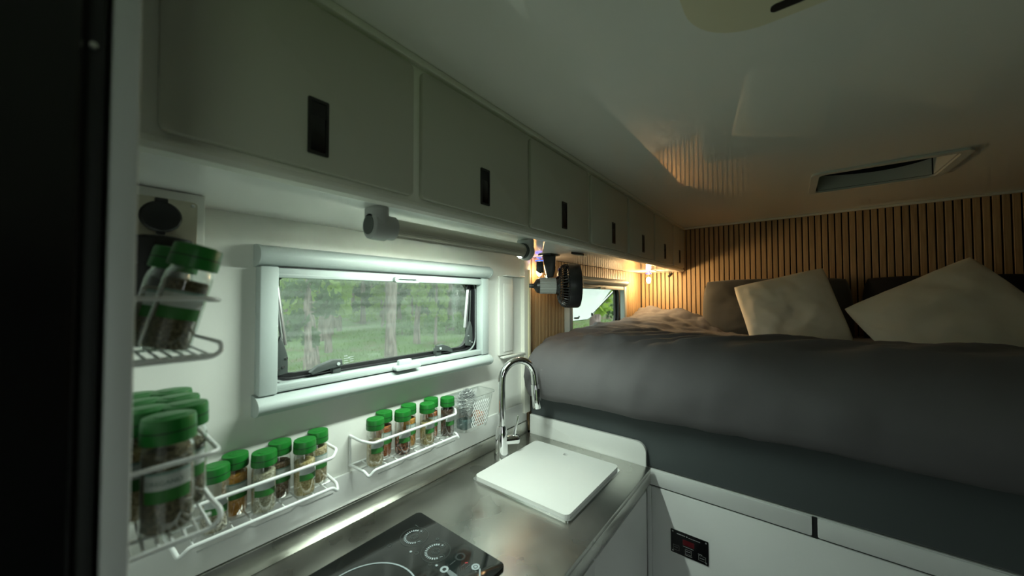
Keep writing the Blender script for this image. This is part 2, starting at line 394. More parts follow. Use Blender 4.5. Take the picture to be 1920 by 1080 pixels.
# ------------------------------------------------------------------ windows
def make_window(k, x0, x1, H, ang):
    t = thing('window_%d' % k, ((x0+x1)/2, YW, 1.212), kind='structure')
    zt0, zt1, zb0, zb1 = 1.513, 1.557, 1.212, 1.253
    def cas(z0, z1, flip):
        h = z1-z0; out = []
        for i in range(13):
            a = R(-90+180*i/12); yy = math.cos(a)**.75*.046
            out.append((YW-yy, (z0+z1)/2+math.sin(a)*h/2))
        return out
    def cas2(z0, z1):
        p = cas(z0, z1, 0); return p
    for nm, z0, z1 in (('upper_cassette', zt0, zt1), ('lower_cassette', zb0, zb1)):
        p = cas2(z0, z1); c = prism(nm, p, 'x', x0+.005, x1-.005, plastic_white, t)
        for xa, xb in ((x0, x0+.005), (x1-.005, x1)):
            q = [((a-YW)*1.03+YW, (b-(z0+z1)/2)*1.03+(z0+z1)/2) for a, b in p]
            prism('end_cap', q, 'x', xa, xb, plastic_grey, c)
    box('side_post', x0+.004, x0+.037, YW-.030, YW, zb1, zt0, plastic_white, t, bev=.003)
    box('side_post', x1-.037, x1-.004, YW-.030, YW, zb1, zt0, plastic_white, t, bev=.003)
    cx = (x0+x1)/2
    b = box('blind_rail', x0+.037, x1-.037, YW-.026, YW-.004, 1.491, 1.511, plastic_white, t, bev=.002)
    box('rail_groove', x0+.037, x1-.037, YW-.0265, YW-.0255, 1.4965, 1.4985, plastic_grey, b)
    box('blind_slot', x0+.037, x1-.037, YW-.022, YW-.002, 1.5112, 1.5130, black_rubber, b)
    pull_geo = lambda za, zb: g_frame(rrect(cx-.039, cx+.039, za, zb, .007), rrect(cx-.028, cx+.028, za+.0055, zb-.005, .003), 'y', YW-.038, YW-.026)
    obj('pull_tab', *pull_geo(1.489, 1.504), plastic_white, b)
    b = box('insect_screen_rail', x0+.037, x1-.037, YW-.026, YW-.004, 1.255, 1.270, plastic_white, t, bev=.002)
    box('rail_groove', x0+.037, x1-.037, YW-.0265, YW-.0255, 1.2585, 1.2600, plastic_grey, b)
    box('blind_slot', x0+.037, x1-.037, YW-.020, YW-.002, 1.2530, 1.2550, black_rubber, b)
    pp = prism('pull_tab', rrect(cx-.039, cx+.039, 1.256, 1.268, .006), 'y', YW-.046, YW-.026, plastic_white, b, bev=.003)
    box('pull_lip', cx-.024, cx+.016, YW-.036, YW-.024, 1.266, 1.282, plastic_white, b, bev=.003)
    # reveal and rubber gasket, double acrylic pane
    o1 = rrect(H[0], H[1], H[2], H[3], .03); i1 = rrect(H[0]+.022, H[1]-.026, H[2]+.028, H[3]-.016, .045)
    i2 = rrect(H[0]+.034, H[1]-.040, H[2]+.036, H[3]-.022, .045)
    frame('gasket', o1, i1, 'y', YW+.012, YW+.026, black_rubber, t)
    frame('gasket_lip', rrect(H[0]+.016, H[1]-.016, H[2]+.012, H[3]-.010, .04), i2, 'y', YW+.0265, YW+.040, black_plastic, t)
    frame('gasket_bead', rrect(H[0]+.015, H[1]-.017, H[2]+.0205, H[3]-.0125, .042), rrect(H[0]+.0185, H[1]-.0205, H[2]+.0240, H[3]-.0155, .042), 'y', YW+.0105, YW+.0125, plastic_grey, t)
    # pane hinged along its top edge
    hz, hy = H[3]+.006, YW+.047
    rot = Matrix.Translation((0, hy, hz)) @ Matrix.Rotation(R(ang), 4, 'X') @ Matrix.Translation((0, -hy, -hz))
    pg = xf(g_prism(rrect(H[0]-.012, H[1]+.012, H[2]-.012, H[3]+.010, .045), 'y', hy, hy+.004), rot)
    pane = obj('pane', *pg, acrylic_open if ang else acrylic, t)
    eg = xf(g_frame(rrect(H[0]-.014, H[1]+.014, H[2]-.014, H[3]+.012, .047), rrect(H[0]-.010, H[1]+.010, H[2]-.010, H[3]+.008, .043), 'y', hy-.001, hy+.006), rot)
    obj('pane_rim', *eg, plastic_white if ang else plastic_grey, pane)
    return t, rot, hy, hz
w1, _, _, _ = make_window(1, .228, .908, H1, 0)
# stays and latches of the closed window
def stay(parent, x, s):
    y = YW+.012
    st = tube('stay_arm', [(x, y+.012, 1.478), (x-s*.016, y+.010, 1.345)], .0065, silver, parent, n=12)
    lathe('stay_cap', [(0, 0), (.009, 0), (.009, .022), (.007, .026), (0, .026)], black_plastic, st, 14, Matrix.Translation((x+s*.002, y+.012, 1.474)))
    tube('stay_rod', [(x+s*.012, y+.012, 1.478), (x+s*.004, y+.010, 1.330)], .003, dark_grey_plastic, st, n=8)
    lv = prism('stay_lever', [(x-s*.020, 1.285), (x-s*.002, 1.282), (x+s*.006, 1.30), (x+s*.004, 1.345), (x-s*.004, 1.366), (x-s*.012, 1.350), (x-s*.020, 1.32)], 'y', y-.006, y+.008, dark_grey_plastic, parent, bev=.003)
    for (dx, dz) in ((-.010, 1.300), (-.016, 1.318), (.000, 1.295)):
        lathe('rivet', [(0, 0), (.0028, 0), (.0028, .002), (0, .002)], silver, lv, 10, axis_mtx((x+s*dx, y-.006, dz), (0, -1, 0)))
stay(w1, .276, -1); stay(w1, .856, 1)
def latch(parent, x, s, big):
    y = YW+.004
    b = box('latch_bracket', x-.010, x+.010, y, y+.018, 1.258, 1.292, dark_grey_plastic, parent, bev=.003)
    L = .062 if big else .052
    pts = [(x+s*.012, 1.284), (x+s*.010, 1.300), (x-s*.012, 1.302), (x-s*L*.75, 1.292), (x-s*L, 1.280), (x-s*(L-.004), 1.274), (x-s*.02, 1.281)]
    prism('latch_lever', pts, 'y', y-.006, y+.010, dark_grey_plastic, b, bev=.003)
    lathe('pivot', [(0, 0), (.004, 0), (.004, .002), (0, .002)], plastic_white, b, 12, axis_mtx((x, y-.006, 1.291), (0, -1, 0)))
    box('catch', x-s*.030-.012, x-s*.030+.012, y+.004, y+.012, 1.258, 1.264, black_plastic, b, bev=.001)
latch(w1, .400, 1, True); latch(w1, .712, -1, False)
# faint printed approval mark on the pane
mk = [g_line((.437, 1.281+i*.006), (.437+.008+.012*random.random(), 1.281+i*.006), .0016, 0) for i in range(4)] + [g_line((.448+random.random()*.01, 1.284+i*.0055), (.462, 1.284+i*.0055), .0016, 0) for i in range(3)]
gm = join(*mk); gm = ([(v[0], YW+.0464, v[1]) for v in gm[0]], gm[1])
setp(obj('approval_mark', *gm, plastic_grey, w1, smooth=False), kind='stuff')
w2, rot2, hy2, hz2 = make_window(2, 1.470, 2.220, H2, 38)
pt = lambda x, y, z: rot2 @ Vector((x, y, z))
for x, s in ((H2[0]+.02, -1), (H2[1]-.02, 1)):
    a = Vector((x-s*.005, YW+.03, 1.497)); e = pt(x-s*.01, hy2-.006, 1.285)
    st = tube('stay_arm', [a, a.lerp(e, .62)], .007, silver, w2, n=12)
    tube('stay_rod', [a.lerp(e, .6), e], .004, silver, st, n=8)
    tube('stay_knob', [e+Vector((0, 0, .008)), e-Vector((0, 0, .012))], .007, black_plastic, st, n=10)
    tube('side_bar', [(x, YW+.020, 1.495), (x, YW+.020, 1.275)], .005, silver, w2, n=8)
for x in (1.70, 1.99):
    q = [pt(x-.03, hy2-.006, 1.262), pt(x, hy2-.014, 1.268), pt(x+.02, hy2-.006, 1.272)]
    tube('latch_lever', q, .006, dark_grey_plastic, w2, n=8)

# ------------------------------------------------------------------ overhead cabinets
DX = [(.057, .400), (.419, .772), (.785, 1.139), (1.163, 1.520), (1.543, 1.902), (1.922, 2.285), (2.306, 2.578)]
UB = [.030]+[(a[1]+b[0])/2 for a, b in zip(DX, DX[1:])]+[XB-.001]
HXC = [.2275, .597, .965, 1.360, 1.725, 2.105, 2.445]
OL = ['large grey overhead cabinet beside the black fridge, above the outlet box',
      'grey overhead cabinet above the window and light bar, second from the fridge',
      'grey overhead cabinet above the faucet and clip fan, third from the fridge',
      'fourth overhead cabinet from the fridge, first one above the slatted side wall',
      'fifth overhead cabinet from the fridge, above the small bed window',
      'sixth overhead cabinet from the fridge, next to last before the slatted headboard wall',
      'narrow last overhead cabinet touching the slatted headboard wall']
for i, (a, b) in enumerate(DX):
    t = thing('overhead_cabinet', ((UB[i]+UB[i+1])/2, YF+.14, ZU), OL[i], 'cabinet', 'row of overhead cabinets')
    box('body', UB[i], UB[i+1], YF, YW-.0005, ZU+.004, ZC-.001, frame_white, t)
    box('underside', UB[i], UB[i+1], YF+.012, YW-.0005, ZU, ZU+.004, under_white, t)
    prism('bottom_rail', [(YF+.012, ZU), (YF+.004, ZU-.002), (YF-.004, ZU+.002), (YF-.007, ZU+.009), (YF-.004, ZU+.016), (YF, ZU+.018), (YF+.012, ZU+.018)], 'x', UB[i], UB[i+1], frame_white, t)
    d = prism('door', rrect(a, b, 1.641, 1.893, .010), 'y', YF-.012, YF, door_grey, t, bev=.003)
    hx = HXC[i]; w = .015
    frame('latch_frame', rrect(hx-w, hx+w, 1.664, 1.749, .002, 2), rrect(hx-w+.004, hx+w-.004, 1.669, 1.744, .001, 2), 'y', YF-.0145, YF-.010, black_plastic, d)
    box('latch_lever', hx-w+.004, hx+w-.004, YF-.0135, YF-.012, 1.669, 1.722, black_gloss, d, bev=.0006)
    box('latch_button', hx-w+.004, hx+w-.004, YF-.0128, YF-.012, 1.722, 1.744, black_rubber, d)

# ------------------------------------------------------------------ tall fridge unit at the left edge
t = thing('fridge_cabinet', (-.28, .6, 0), 'tall pale grey fridge housing at the far left edge', 'cabinet')
box('side_panel', .014, .0275, .352, YW-.001, 0, ZC-.001, strip_grey, t, bev=.002)
box('side_panel', -.60, -.585, .36, YW-.001, 0, ZC-.001, strip_grey, t, bev=.002)
box('back_panel', -.585, .014, YW-.02, YW-.001, 0, ZC-.001, strip_grey, t)
t = thing('refrigerator', (-.28, .6, .0), 'tall black refrigerator filling the far left of the picture', 'refrigerator')
box('body', -.584, .0135, .372, YW-.021, .02, ZC-.02, black_plastic, t)
d = box('door', -.580, .002, .338, .371, .03, ZC-.03, black_gloss, t, bev=.004)
box('door_edge', .002, .011, .350, .371, .03, ZC-.03, black_rubber, t, bev=.001)
lathe('hinge_pin', [(0, 0), (.0018, 0), (.0018, .004), (0, .004)], silver, d, 12, axis_mtx((.006, .350, 1.612), (0, -1, 0)))

# ------------------------------------------------------------------ outlet box under the first cabinet
t = thing('outlet_box', (.08, .80, 1.50), 'white outlet box with metal plate under the first overhead cabinet', 'outlet box')
box('housing', .029, .134, .748, YW-.0005, 1.500, ZU-.001, frame_white, t, bev=.002)
p = prism('plate', rrect(.034, .124, 1.528, 1.602, .006), 'y', .745, .748, outlet_metal, t, bev=.001)
for x, z in ((.1185, 1.596), (.1185, 1.5345), (.040, 1.596), (.040, 1.5345)):
    lathe('screw', [(0, .0016), (.0022, .0012), (.003, 0)], silver, p, 10, axis_mtx((x, .745, z), (0, -1, 0)))
c = lathe('socket_cover', [(.0235, 0), (.0235, .006), (.021, .009), (0, .010)], black_plastic, t, 28, axis_mtx((.082, .745, 1.572), (0, -1, 0)))
box('hinge', .075, .089, .737, .745, 1.592, 1.600, black_plastic, c, bev=.001)
box('tab', .077, .087, .738, .745, 1.545, 1.552, black_plastic, c, bev=.001)

# ------------------------------------------------------------------ kitchen base, worktop, cooktop, sink
t = thing('kitchen_cabinet', (.6, .6, 0), 'white kitchen base cabinet below the steel worktop', 'cabinet')
box('body', .030, 1.150, .376, YW-.001, .0, .856, kitchen_white, t)
for a, b in ((.035, .40), (.405, .77), (.775, 1.145)):
    d = box('door', a, b, .366, .376, .06, .835, kitchen_white, t, bev=.002)
t = thing('steel_worktop', (.6, .6, .857), 'brushed stainless steel worktop below the long window', 'worktop')
box('surface', .030, 1.158, .356, YW-.001, .889, .903, steel, t, bev=.002)
box('front_lip', .030, 1.158, .356, .372, .857, .8895, steel, t, bev=.002)
box('lip_trim', .030, 1.150, .361, .374, .850, .857, grey_plastic, t, bev=.001)
box('upstand', .030, 1.158, YW-.012, YW-.001, .903, .9495, steel, t, bev=.0015)
t = prism('end_panel', rrect(.372, YW-.02, .857, .976, (.001, .030, .001, .001)), 'x', 1.160, 1.1725, board_white, bev=.0015)
t.data.transform(Matrix()); setp(t, 'white splash panel with a rounded corner at the bed end of the worktop', 'panel')

t = thing('induction_cooktop', (.31, .6, .903), 'black glass induction cooktop let into the steel worktop', 'cooktop')
prism('glass', rrect(.055, .555, .457, .741, .012), 'z', .9035, .9105, induction, t, bev=.0012)
z = .9109
fine = []; dim = []
for cx, cy in ((.490, .671), (.490, .597)):
    ax = Vector((.5+.0, -.85, 0)).normalized()
    open_a = math.degrees(math.atan2(-.010, .009))
    a0, a1 = 32, 238                       # ticks run anticlockwise from + to -
    n = 17
    for k in range(n):
        a = R(a0+(a1-a0)*k/(n-1)); w = .0024 if k > 2 else .0030
        ca, sa = math.cos(a), math.sin(a); r0, r1 = .0180, .0232
        s = Vector((-sa, ca, 0))*w/2
        P = [Vector((cx+r0*ca, cy+r0*sa, z))-s, Vector((cx+r1*ca, cy+r1*sa, z))-s, Vector((cx+r1*ca, cy+r1*sa, z))+s, Vector((cx+r0*ca, cy+r0*sa, z))+s]
        fine.append((P, [[0, 1, 2, 3]]))
    for r1 in (.0085, .0055): dim.append(g_disc(cx, cy, z, r1, 22, r1-.0008))
    px, mx_ = (cx+.021, cy+.003), (cx-.003, cy-.021)
    for q in (px, mx_): dim.append(g_disc(q[0], q[1], z, .0068, 20, .0062))
    fine.append(g_line((px[0]-.0025, px[1]+.0015), (px[0]+.0025, px[1]-.0015), .0012, z+.0001)); fine.append(g_line((px[0]-.0015, px[1]-.0025), (px[0]+.0015, px[1]+.0025), .0012, z+.0001))
    fine.append(g_line((mx_[0]-.0025, mx_[1]+.0015), (mx_[0]+.0025, mx_[1]-.0015), .0013, z+.0001))
    for r1 in (.031,): dim.append(g_disc(cx, cy, z, r1, 40, r1-.0006))
fine += [g_disc(.457, .638, z, .0027, 14), g_disc(.466, .565, z, .0027, 14), g_disc(.469, .545, z, .0085, 24, .004), g_disc(.512, .501, z, .0085, 24, .0045), g_disc(.512, .501, z, .003, 14)]
dim += [g_disc(.512, .545, z, .0085, 24, .0078), g_disc(.512, .545, z, .0105, 24, .0100), g_disc(.462, .625, z, .0045, 18, .0038), g_disc(.460, .578, z, .0035, 16, .003), g_disc(.517, .624, z, .0035, 16, .002), g_disc(.440, .690, z, .0045, 18, .0038),
        g_line((.516, .692), (.516, .703), .0015, z), g_line((.484, .545), (.498, .545), .0012, z), g_line((.495, .523), (.506, .523), .0012, z), g_line((.497, .514), (.509, .514), .0012, z)]
fine.append(g_line((.514, .491), (.499, .477), .0030, z))
for k in range(9): fine.append(g_line((.467-.0005*k, .535-.0026*k), (.475, .535-.0026*k), .0012, z))
setp(obj('control_marks', *join(*fine), print_grey, t, smooth=False), kind='stuff')
setp(obj('control_outlines', *join(*dim), print_dim, t, smooth=False), kind='stuff')
obj('red_mark', *g_line((.506, .525), (.510, .521), .002, z+.0001), print_red, t, smooth=False)
for cx, cy, r in ((.330, .598, .095), (.140, .598, .085)):
    g = g_disc(cx, cy, z, r, 72, r-.0032); obj('zone_ring', *g, print_grey, t, smooth=False)

t = thing('kitchen_sink', (.91, .59, .89), 'steel sink rim showing under the white cover board', 'sink')
frame('rim', rrect(.752, 1.080, .424, .752, .012), rrect(.785, 1.045, .460, .716, .03), 'z', .9032, .9085, chrome, t)
box('basin', .785, 1.045, .460, .716, .895, .9032, steel, t)
cover = frame('sink_cover', rrect(.756, 1.082, .430, .746, .016), [(1.045+.0085*math.cos(R(45+ (k+.5)*360/28-6)), .600+.0085*math.sin(R(45+(k+.5)*360/28-6))) for k in [j-4 for j in range(28)]], 'z', .9086, .9185, board_white)
setp(cover, 'white square cover board with a finger hole lying over the sink', 'cover board')

# faucet
fx, fy = .918, .775
t = thing('kitchen_faucet', (fx, fy, .903), 'tall chrome gooseneck faucet with pull-down spray head', 'faucet')
lathe('base', [(0, .903), (.026, .903), (.027, .907), (.022, .930), (.021, .985), (.018, 1.000), (.015, 1.012), (0, 1.012)], chrome, t, 28, Matrix.Translation((fx, fy, 0)))
d = Vector((.92, -.39, 0)).normalized(); r = .066
path = [Vector((fx, fy, 1.008)), Vector((fx, fy, 1.06)), Vector((fx, fy, 1.150))]
cc = Vector((fx, fy, 1.160))+d*r
for k in range(1, 15):
    a = R(180-172*k/14); path.append(cc+d*r*math.cos(a)+Vector((0, 0, r*1.02*math.sin(a))))
tip = path[-1]; dn = Vector((d.x*.10, d.y*.10, -1)).normalized()
path.append(tip+dn*.035)
tube('neck', path, .0125, chrome, t, n=16)
h0 = tip+dn*.033
s = lathe('spray_head', [(.0135, 0), (.0150, .004), (.0165, .060), (.0165, .082), (.0145, .087), (0, .087)], chrome, t, 22, axis_mtx(h0, dn))
q = h0+dn*.030+Vector((-.30, -.95, 0))*.0146
obj('spray_button', *xf(g_prism(rrect(-.005, .005, -.016, .016, .004), 'z', -.001, .0035, .001), axis_mtx(q, (-.30, -.95, 0))), black_plastic, s)
hd = Vector((.80, -.60, 0)).normalized(); hb = Vector((fx, fy, .962))
lathe('valve', [(.0165, .010), (.0165, .056), (.014, .060), (0, .060)], chrome, t, 20, axis_mtx(hb, hd))
lv = hb+hd*.045
tube('lever', [lv+Vector((0, 0, .012)), lv+Vector((.004, -.003, .04)), lv+Vector((.012, -.006, .078))], [.0055, .0046, .0050], chrome, t, n=12)

# ------------------------------------------------------------------ spice jars
def label_mat():
    m = mat('spice_label', (.62, .66, .62), .45); nt = m.node_tree; b = nt.nodes['Principled BSDF']
    tc = nt.nodes.new('ShaderNodeTexCoord'); sx = nt.nodes.new('ShaderNodeSeparateXYZ'); nt.links.new(tc.outputs['Object'], sx.inputs[0])
    rp = nt.nodes.new('ShaderNodeValToRGB'); rp.color_ramp.interpolation = 'CONSTANT'
    mr = nt.nodes.new('ShaderNodeMapRange'); mr.inputs['From Min'].default_value = 0; mr.inputs['From Max'].default_value = .1
    nt.links.new(sx.outputs['Z'], mr.inputs['Value']); nt.links.new(mr.outputs['Result'], rp.inputs['Fac'])
    e = rp.color_ramp.elements; e[0].position = 0; e[0].color = (.03, .17, .03, 1); e[1].position = .46; e[1].color = (.50, .55, .53, 1)
    x = e.new(.60); x.color = (.20, .30, .26, 1); x = e.new(.63); x.color = (.40, .45, .42, 1)
    nt.links.new(rp.outputs['Color'], b.inputs['Base Color']); return m
spice_label = label_mat()
def spice(name, c1, c2, sc): return mat('spice_'+name, c1, .8, tint=(sc, 2.2, c2), bump=(sc, .6))
SP = dict(coarse=spice('coarse', (.26, .21, .14), (.55, .48, .36), 260), orange=spice('orange', (.58, .24, .03), (.72, .34, .06), 120),
          grey=spice('grey', (.40, .36, .25), (.52, .48, .36), 300), brown=spice('brown', (.15, .085, .05), (.28, .17, .10), 220),
          seed=spice('seed', (.44, .32, .13), (.64, .51, .26), 320), tan=spice('tan', (.50, .38, .21), (.62, .49, .30), 200),
          red=spice('red', (.40, .10, .03), (.54, .18, .06), 150), pepper=spice('pepper', (.05, .02, .015), (.42, .14, .06), 190),
          dark=spice('dark', (.06, .032, .02), (.13, .075, .05), 240), herb=spice('herb', (.085, .070, .035), (.17, .135, .075), 300))
def arc_patch(r, a0, a1, z0, z1, n=14):
    V = []; F = []
    for k in range(n+1):
        a = R(a0+(a1-a0)*k/n); V += [(r*math.cos(a), r*math.sin(a), z0), (r*math.cos(a), r*math.sin(a), z1)]
    for k in range(n): F.append([2*k, 2*k+2, 2*k+3, 2*k+1])
    return V, F
PROTO = {}
def jar_proto(kind, fill):
    key = (kind, fill)
    if key in PROTO: return PROTO[key]
    t = thing('spice_jar', (0, 0, 0), 'x', 'jar')
    lathe('glass_body', [(0, .0005), (.0175, .0005), (.0200, .004), (.0200, .074), (.0192, .081), (.0172, .086), (.0172, .092)], jar_glass, t, 28)
    lathe('contents', [(0, .0035), (.0170, .0035), (.0186, .006), (.0186, fill-.002), (.016, fill), (0, fill+.001)], SP[kind], t, 24)
    lb = obj('label_wrap', *arc_patch(.02025, 215, 318, .034, .063), spice_label, t)
    cp = lathe('cap', [(.0178, .0875), (.0208, .0875), (.0212, .090), (.0206, .1085), (.0198, .1110), (.0150, .1118), (0, .1118)], cap_green, t, 32)
    lathe('cap_seam', [(.02085, .0985), (.02115, .0985), (.02105, .0995), (.02080, .0995)], black_rubber, cp, 32)
    obj('flip_lid', *xf(g_prism(rrect(-.012, .012, -.012, .006, .006), 'z', .1116, .1124, .0004), Matrix.Rotation(.4, 4, 'Z')), cap_green, cp)
    PROTO[key] = [t, False]; return PROTO[key]
def place_jar(kind, fill, loc, rot, label, group):
    p = jar_proto(kind, fill)
    if not p[1]: o = p[0]; p[1] = True
    else: index_children(); o = copy_tree(p[0])
    o.location = loc; o.rotation_euler = rot; o['label'] = label; o['group'] = group; return o

def wire_rack(x0, x1, z, label, y0=YW, depth=.075, group='wire spice racks'):
    """a rack on the window wall"""
    yf = y0-depth
    t = thing('spice_rack', ((x0+x1)/2, y0-depth/2, z), label, 'rack', group)
    zt = z+.064
    tube('top_rail', [(x0, y0-.002, zt+.006), (x0, yf+.022, zt+.006), (x0+.018, yf, zt), (x1-.018, yf, zt), (x1, yf+.022, zt+.006), (x1, y0-.002, zt+.006)], .0035, wire_white, t, rc=.008)
    tube('bottom_rail', [(x0, y0-.002, z), (x0+.004, yf+.012, z), (x0+.008, yf-.002, z-.010), (x0+.02, yf-.004, z+.002), (x1-.02, yf-.004, z+.002), (x1-.008, yf-.002, z-.010), (x1-.004, yf+.012, z), (x1, y0-.002, z)], .0035, wire_white, t, rc=.006)
    for x in (x0, x1):
        tube('back_upright', [(x, y0-.003, z-.002), (x, y0-.003, zt+.008)], .0030, wire_white, t)
    tube('back_rail', [(x0, y0-.003, z), (x1, y0-.003, z)], .0022, wire_white, t)
    n = 10
    for k in range(1, n):
        x = x0+(x1-x0)*k/n; tube('floor_wire', [(x, y0-.004, z-.001), (x, yf-.003, z-.001)], .0016, wire_white, t, n=6)
    for fr in (.5,):
        tube('floor_brace', [(x0+.004, yf+depth*fr, z-.003), (x1-.004, yf+depth*fr, z-.003)], .0018, wire_white, t, n=6)
    L = x1-x0
    for k in range(3):
        a = x0+.03+L*.30*k; tube('lower_bar', [(a, yf-.002, z-.011), (a+L*.22, yf-.002, z-.011)], .0016, wire_white, t, n=6)
        if k < 2: tube('link', [(a+L*.22, yf-.002, z-.011), (a+L*.26, yf-.003, z-.004), (a+L*.30, yf-.002, z-.011)], .0016, wire_white, t, n=6, rc=.004)
    return t
wire_rack(.106, .374, 1.041, 'long white wire rack on wall below left half of window')
wire_rack(.430, .728, 1.041, 'white wire rack on wall beside the clear plastic basket')
ZJ = 1.0428
gL = 'jars in the wire rack under the left half of the window'
for (k, f, x, y, lab, a) in (
        ('coarse', .050, .163, .797, 'green-capped spice jar nearest the tall fridge rack, pale coarse spice, left wall rack', 0),
        ('orange', .080, .1985, .8275, 'green-capped jar of bright orange spice in left wall rack', 5),
        ('grey', .076, .2365, .797, 'green-capped jar of pale grey-beige powder right of the orange spice', -6),
        ('brown', .072, .2725, .8275, 'green-capped jar of brown spice in left wall rack', 4),
        ('seed', .070, .3085, .797, 'green-capped jar of yellowish seeds in left wall rack', 8),
        ('tan', .078, .3465, .8275, 'green-capped jar of tan powder at the right end of left wall rack', -4)):
    place_jar(k, f, (x, y, ZJ), (0, 0, R(a)), lab, gL)
gM = 'jars in the wire rack beside the clear basket'
for (k, f, x, y, lab, a) in (
        ('tan', .058, .4665, .797, 'green-capped jar of light tan spice at the left end of right wall rack', 0),
        ('red', .078, .5085, .8275, 'green-capped jar of reddish brown spice behind the leftmost jar, right wall rack', 8),
        ('pepper', .048, .5440, .797, 'green-capped jar of mixed red and black peppercorns in right wall rack', -5),
        ('orange', .076, .5830, .8275, 'green-capped jar of orange-yellow spice behind the peppercorns', 3),
        ('seed', .062, .6225, .797, 'green-capped jar of golden seeds near the middle of right wall rack', 6),
        ('red', .074, .6600, .8275, 'green-capped jar of red spice behind the golden seeds', -3),
        ('dark', .080, .6960, .797, 'green-capped jar of dark brown spice beside the clear basket', 2)):
    place_jar(k, f, (x, y, ZJ), (0, 0, R(a)), lab, gM)

# racks on the side of the fridge housing (long axis towards the window wall)
XS = .0277
def side_rack(z, zt, ya, yb, xd, label):
    t = thing('spice_rack', (XS+xd/2, (ya+yb)/2, z), label, 'rack', 'wire spice racks')
    xe = XS+xd
    tube('top_rail', [(XS, ya, zt), (xe-.012, ya, zt), (xe, ya+.010, zt-.002), (xe, yb-.01, zt-.002), (xe-.012, yb, zt), (XS, yb, zt)], .0024, wire_white, t, rc=.010)
    tube('floor_rail', [(XS, ya-.004, z), (xe-.008, ya-.004, z), (xe, ya-.002, z+.006), (xe, ya+.004, z+.013), (xe-.002, ya+.03, z+.014), (xe-.002, yb, z+.012)], .0024, wire_white, t, rc=.006)
    n = 7
    for k in range(n):
        x = XS+.008+(xd-.016)*k/(n-1); tube('floor_wire', [(x, ya-.004, z), (x, ya+.030, z+.001), (x, yb, z+.001)], .0015, wire_white, t, n=6)
    for y in (ya+.030, (ya+yb)/2, yb):
        tube('floor_brace', [(XS, y, z-.0015), (xe-.002, y, z-.0015)], .0020, wire_white, t, n=6)
    for y in (ya, yb): tube('back_upright', [(XS+.002, y, z-.002), (XS+.002, y, zt+.002)], .0022, wire_white, t)
side_rack(1.219, 1.292, .462, .800, .072, 'lower white wire rack full of jars on the fridge housing')
side_rack(1.389, 1.449, .470, .720, .072, 'upper white wire rack with two leaning jars on the fridge housing')
gS = 'jars crowded in the lower rack on the fridge housing'
SL = [('herb', .078, .0630, .487, 'large blurred green-capped jar nearest the camera, lower fridge rack'),
      ('herb', .070, .0800, .528, 'green-capped jar directly behind the nearest one on the open side, lower fridge rack'),
      ('seed', .074, .0500, .536, 'green-capped jar directly behind the nearest one, against the fridge housing'),
      ('brown', .070, .0800, .571, 'third green-capped jar from the camera on the open side of lower fridge rack'),
      ('tan', .076, .0500, .579, 'third green-capped jar from the camera against the fridge housing'),
      ('coarse', .060, .0800, .614, 'farthest green-capped jar on the open side of lower fridge rack'),
      ('dark', .072, .0500, .622, 'farthest green-capped jar against the fridge housing, lower rack')]
for i, (k, f, x, y, lab) in enumerate(SL): place_jar(k, f, (x, y, 1.2215), (0, 0, R(8*(i % 3)-4)), lab, gS)
index_children()
nj = [o for o in bpy.data.objects if o.get('label') == SL[0][4]][0]
tg = text_geo('OREGANO', .0058)
rr = .0204
tgv = [(rr*math.sin(v.x/rr), -rr*math.cos(v.x/rr), v.y+.0525) for v in tg[0]]
tme = bpy.data.meshes.new('label_text'); tme.from_pydata(tgv, [], tg[1]); tme.materials.append(mat('label_ink', (.10, .16, .14), .6))
to = bpy.data.objects.new('label_text', tme); COL.objects.link(to); to.parent = [c for c in CH[nj.name] if c.name.startswith('label_wrap')][0]
to.rotation_euler = (0, 0, R(-12))
gU = 'jars leaning in the upper rack on the fridge housing'
place_jar('herb', .074, (.0600, .503, 1.3960), (R(4), R(13), 0), 'front leaning green-capped jar in the upper fridge rack', gU)
place_jar('herb', .066, (.0520, .551, 1.3955), (R(4), R(12), R(5)), 'rear leaning green-capped jar in the upper fridge rack', gU)
t = thing('canister', (.067, .625, 1.3925), 'dark lidded canister behind the leaning jars, upper fridge rack', 'canister')
lathe('body', [(0, 1.3925), (.031, 1.3925), (.033, 1.396), (.033, 1.490), (0, 1.490)], black_plastic, t, 30, Matrix.Translation((.067, .625, 0)))
lathe('lid', [(.0340, 1.490), (.0345, 1.515), (.032, 1.524), (.02, 1.527), (0, 1.527)], black_gloss, t, 30, Matrix.Translation((.067, .625, 0)))

# ------------------------------------------------------------------ clear basket with scourers
t = thing('clear_basket', (.80, .81, 1.03), 'clear plastic basket hanging on wall left of the faucet', 'basket')
V = []; F = []; rings = []
for (z, ix, dy) in ((1.030, .018, .064), (1.034, .014, .070), (1.085, .006, .078), (1.138, 0, .086), (1.142, -.003, .089)):
    p = rrect(.732+ix, .878-ix, YW-.0015-dy, YW-.0015, (.004, .004, .03, .03), 6); rings.append([len(V)+i for i in range(len(p))]); V += [(a, b, z) for a, b in p]
n = len(rings[0])
for a, b in zip(rings, rings[1:]):
    for k in range(n): F.append([a[k], a[(k+1) % n], b[(k+1) % n], b[k]])
F.append(rings[0][::-1]); obj('shell', V, F, clear_plastic, t)
tube('rim', [(a, b, 1.142) for a, b in rrect(.729, .881, YW-.092, YW-.003, (.004, .004, .03, .03), 6)], .0016, clear_plastic, t, n=6, cyclic=True)
lat = []
for k in range(-9, 10):
    for s in (1, -1):
        pts = []
        for j in range(9):
            z = 1.048+.010*j; x = .803+k*.010+s*(j-4)*.005
            if .765 < x < .842: pts.append((x, YW-.0015-.0735-(z-1.034)*.16-.0015, z))
        if len(pts) > 1: lat.append(g_tube(pts, .0011, 5))
setp(obj('diamond_lattice', *join(*lat), wire_white, t), kind='stuff')
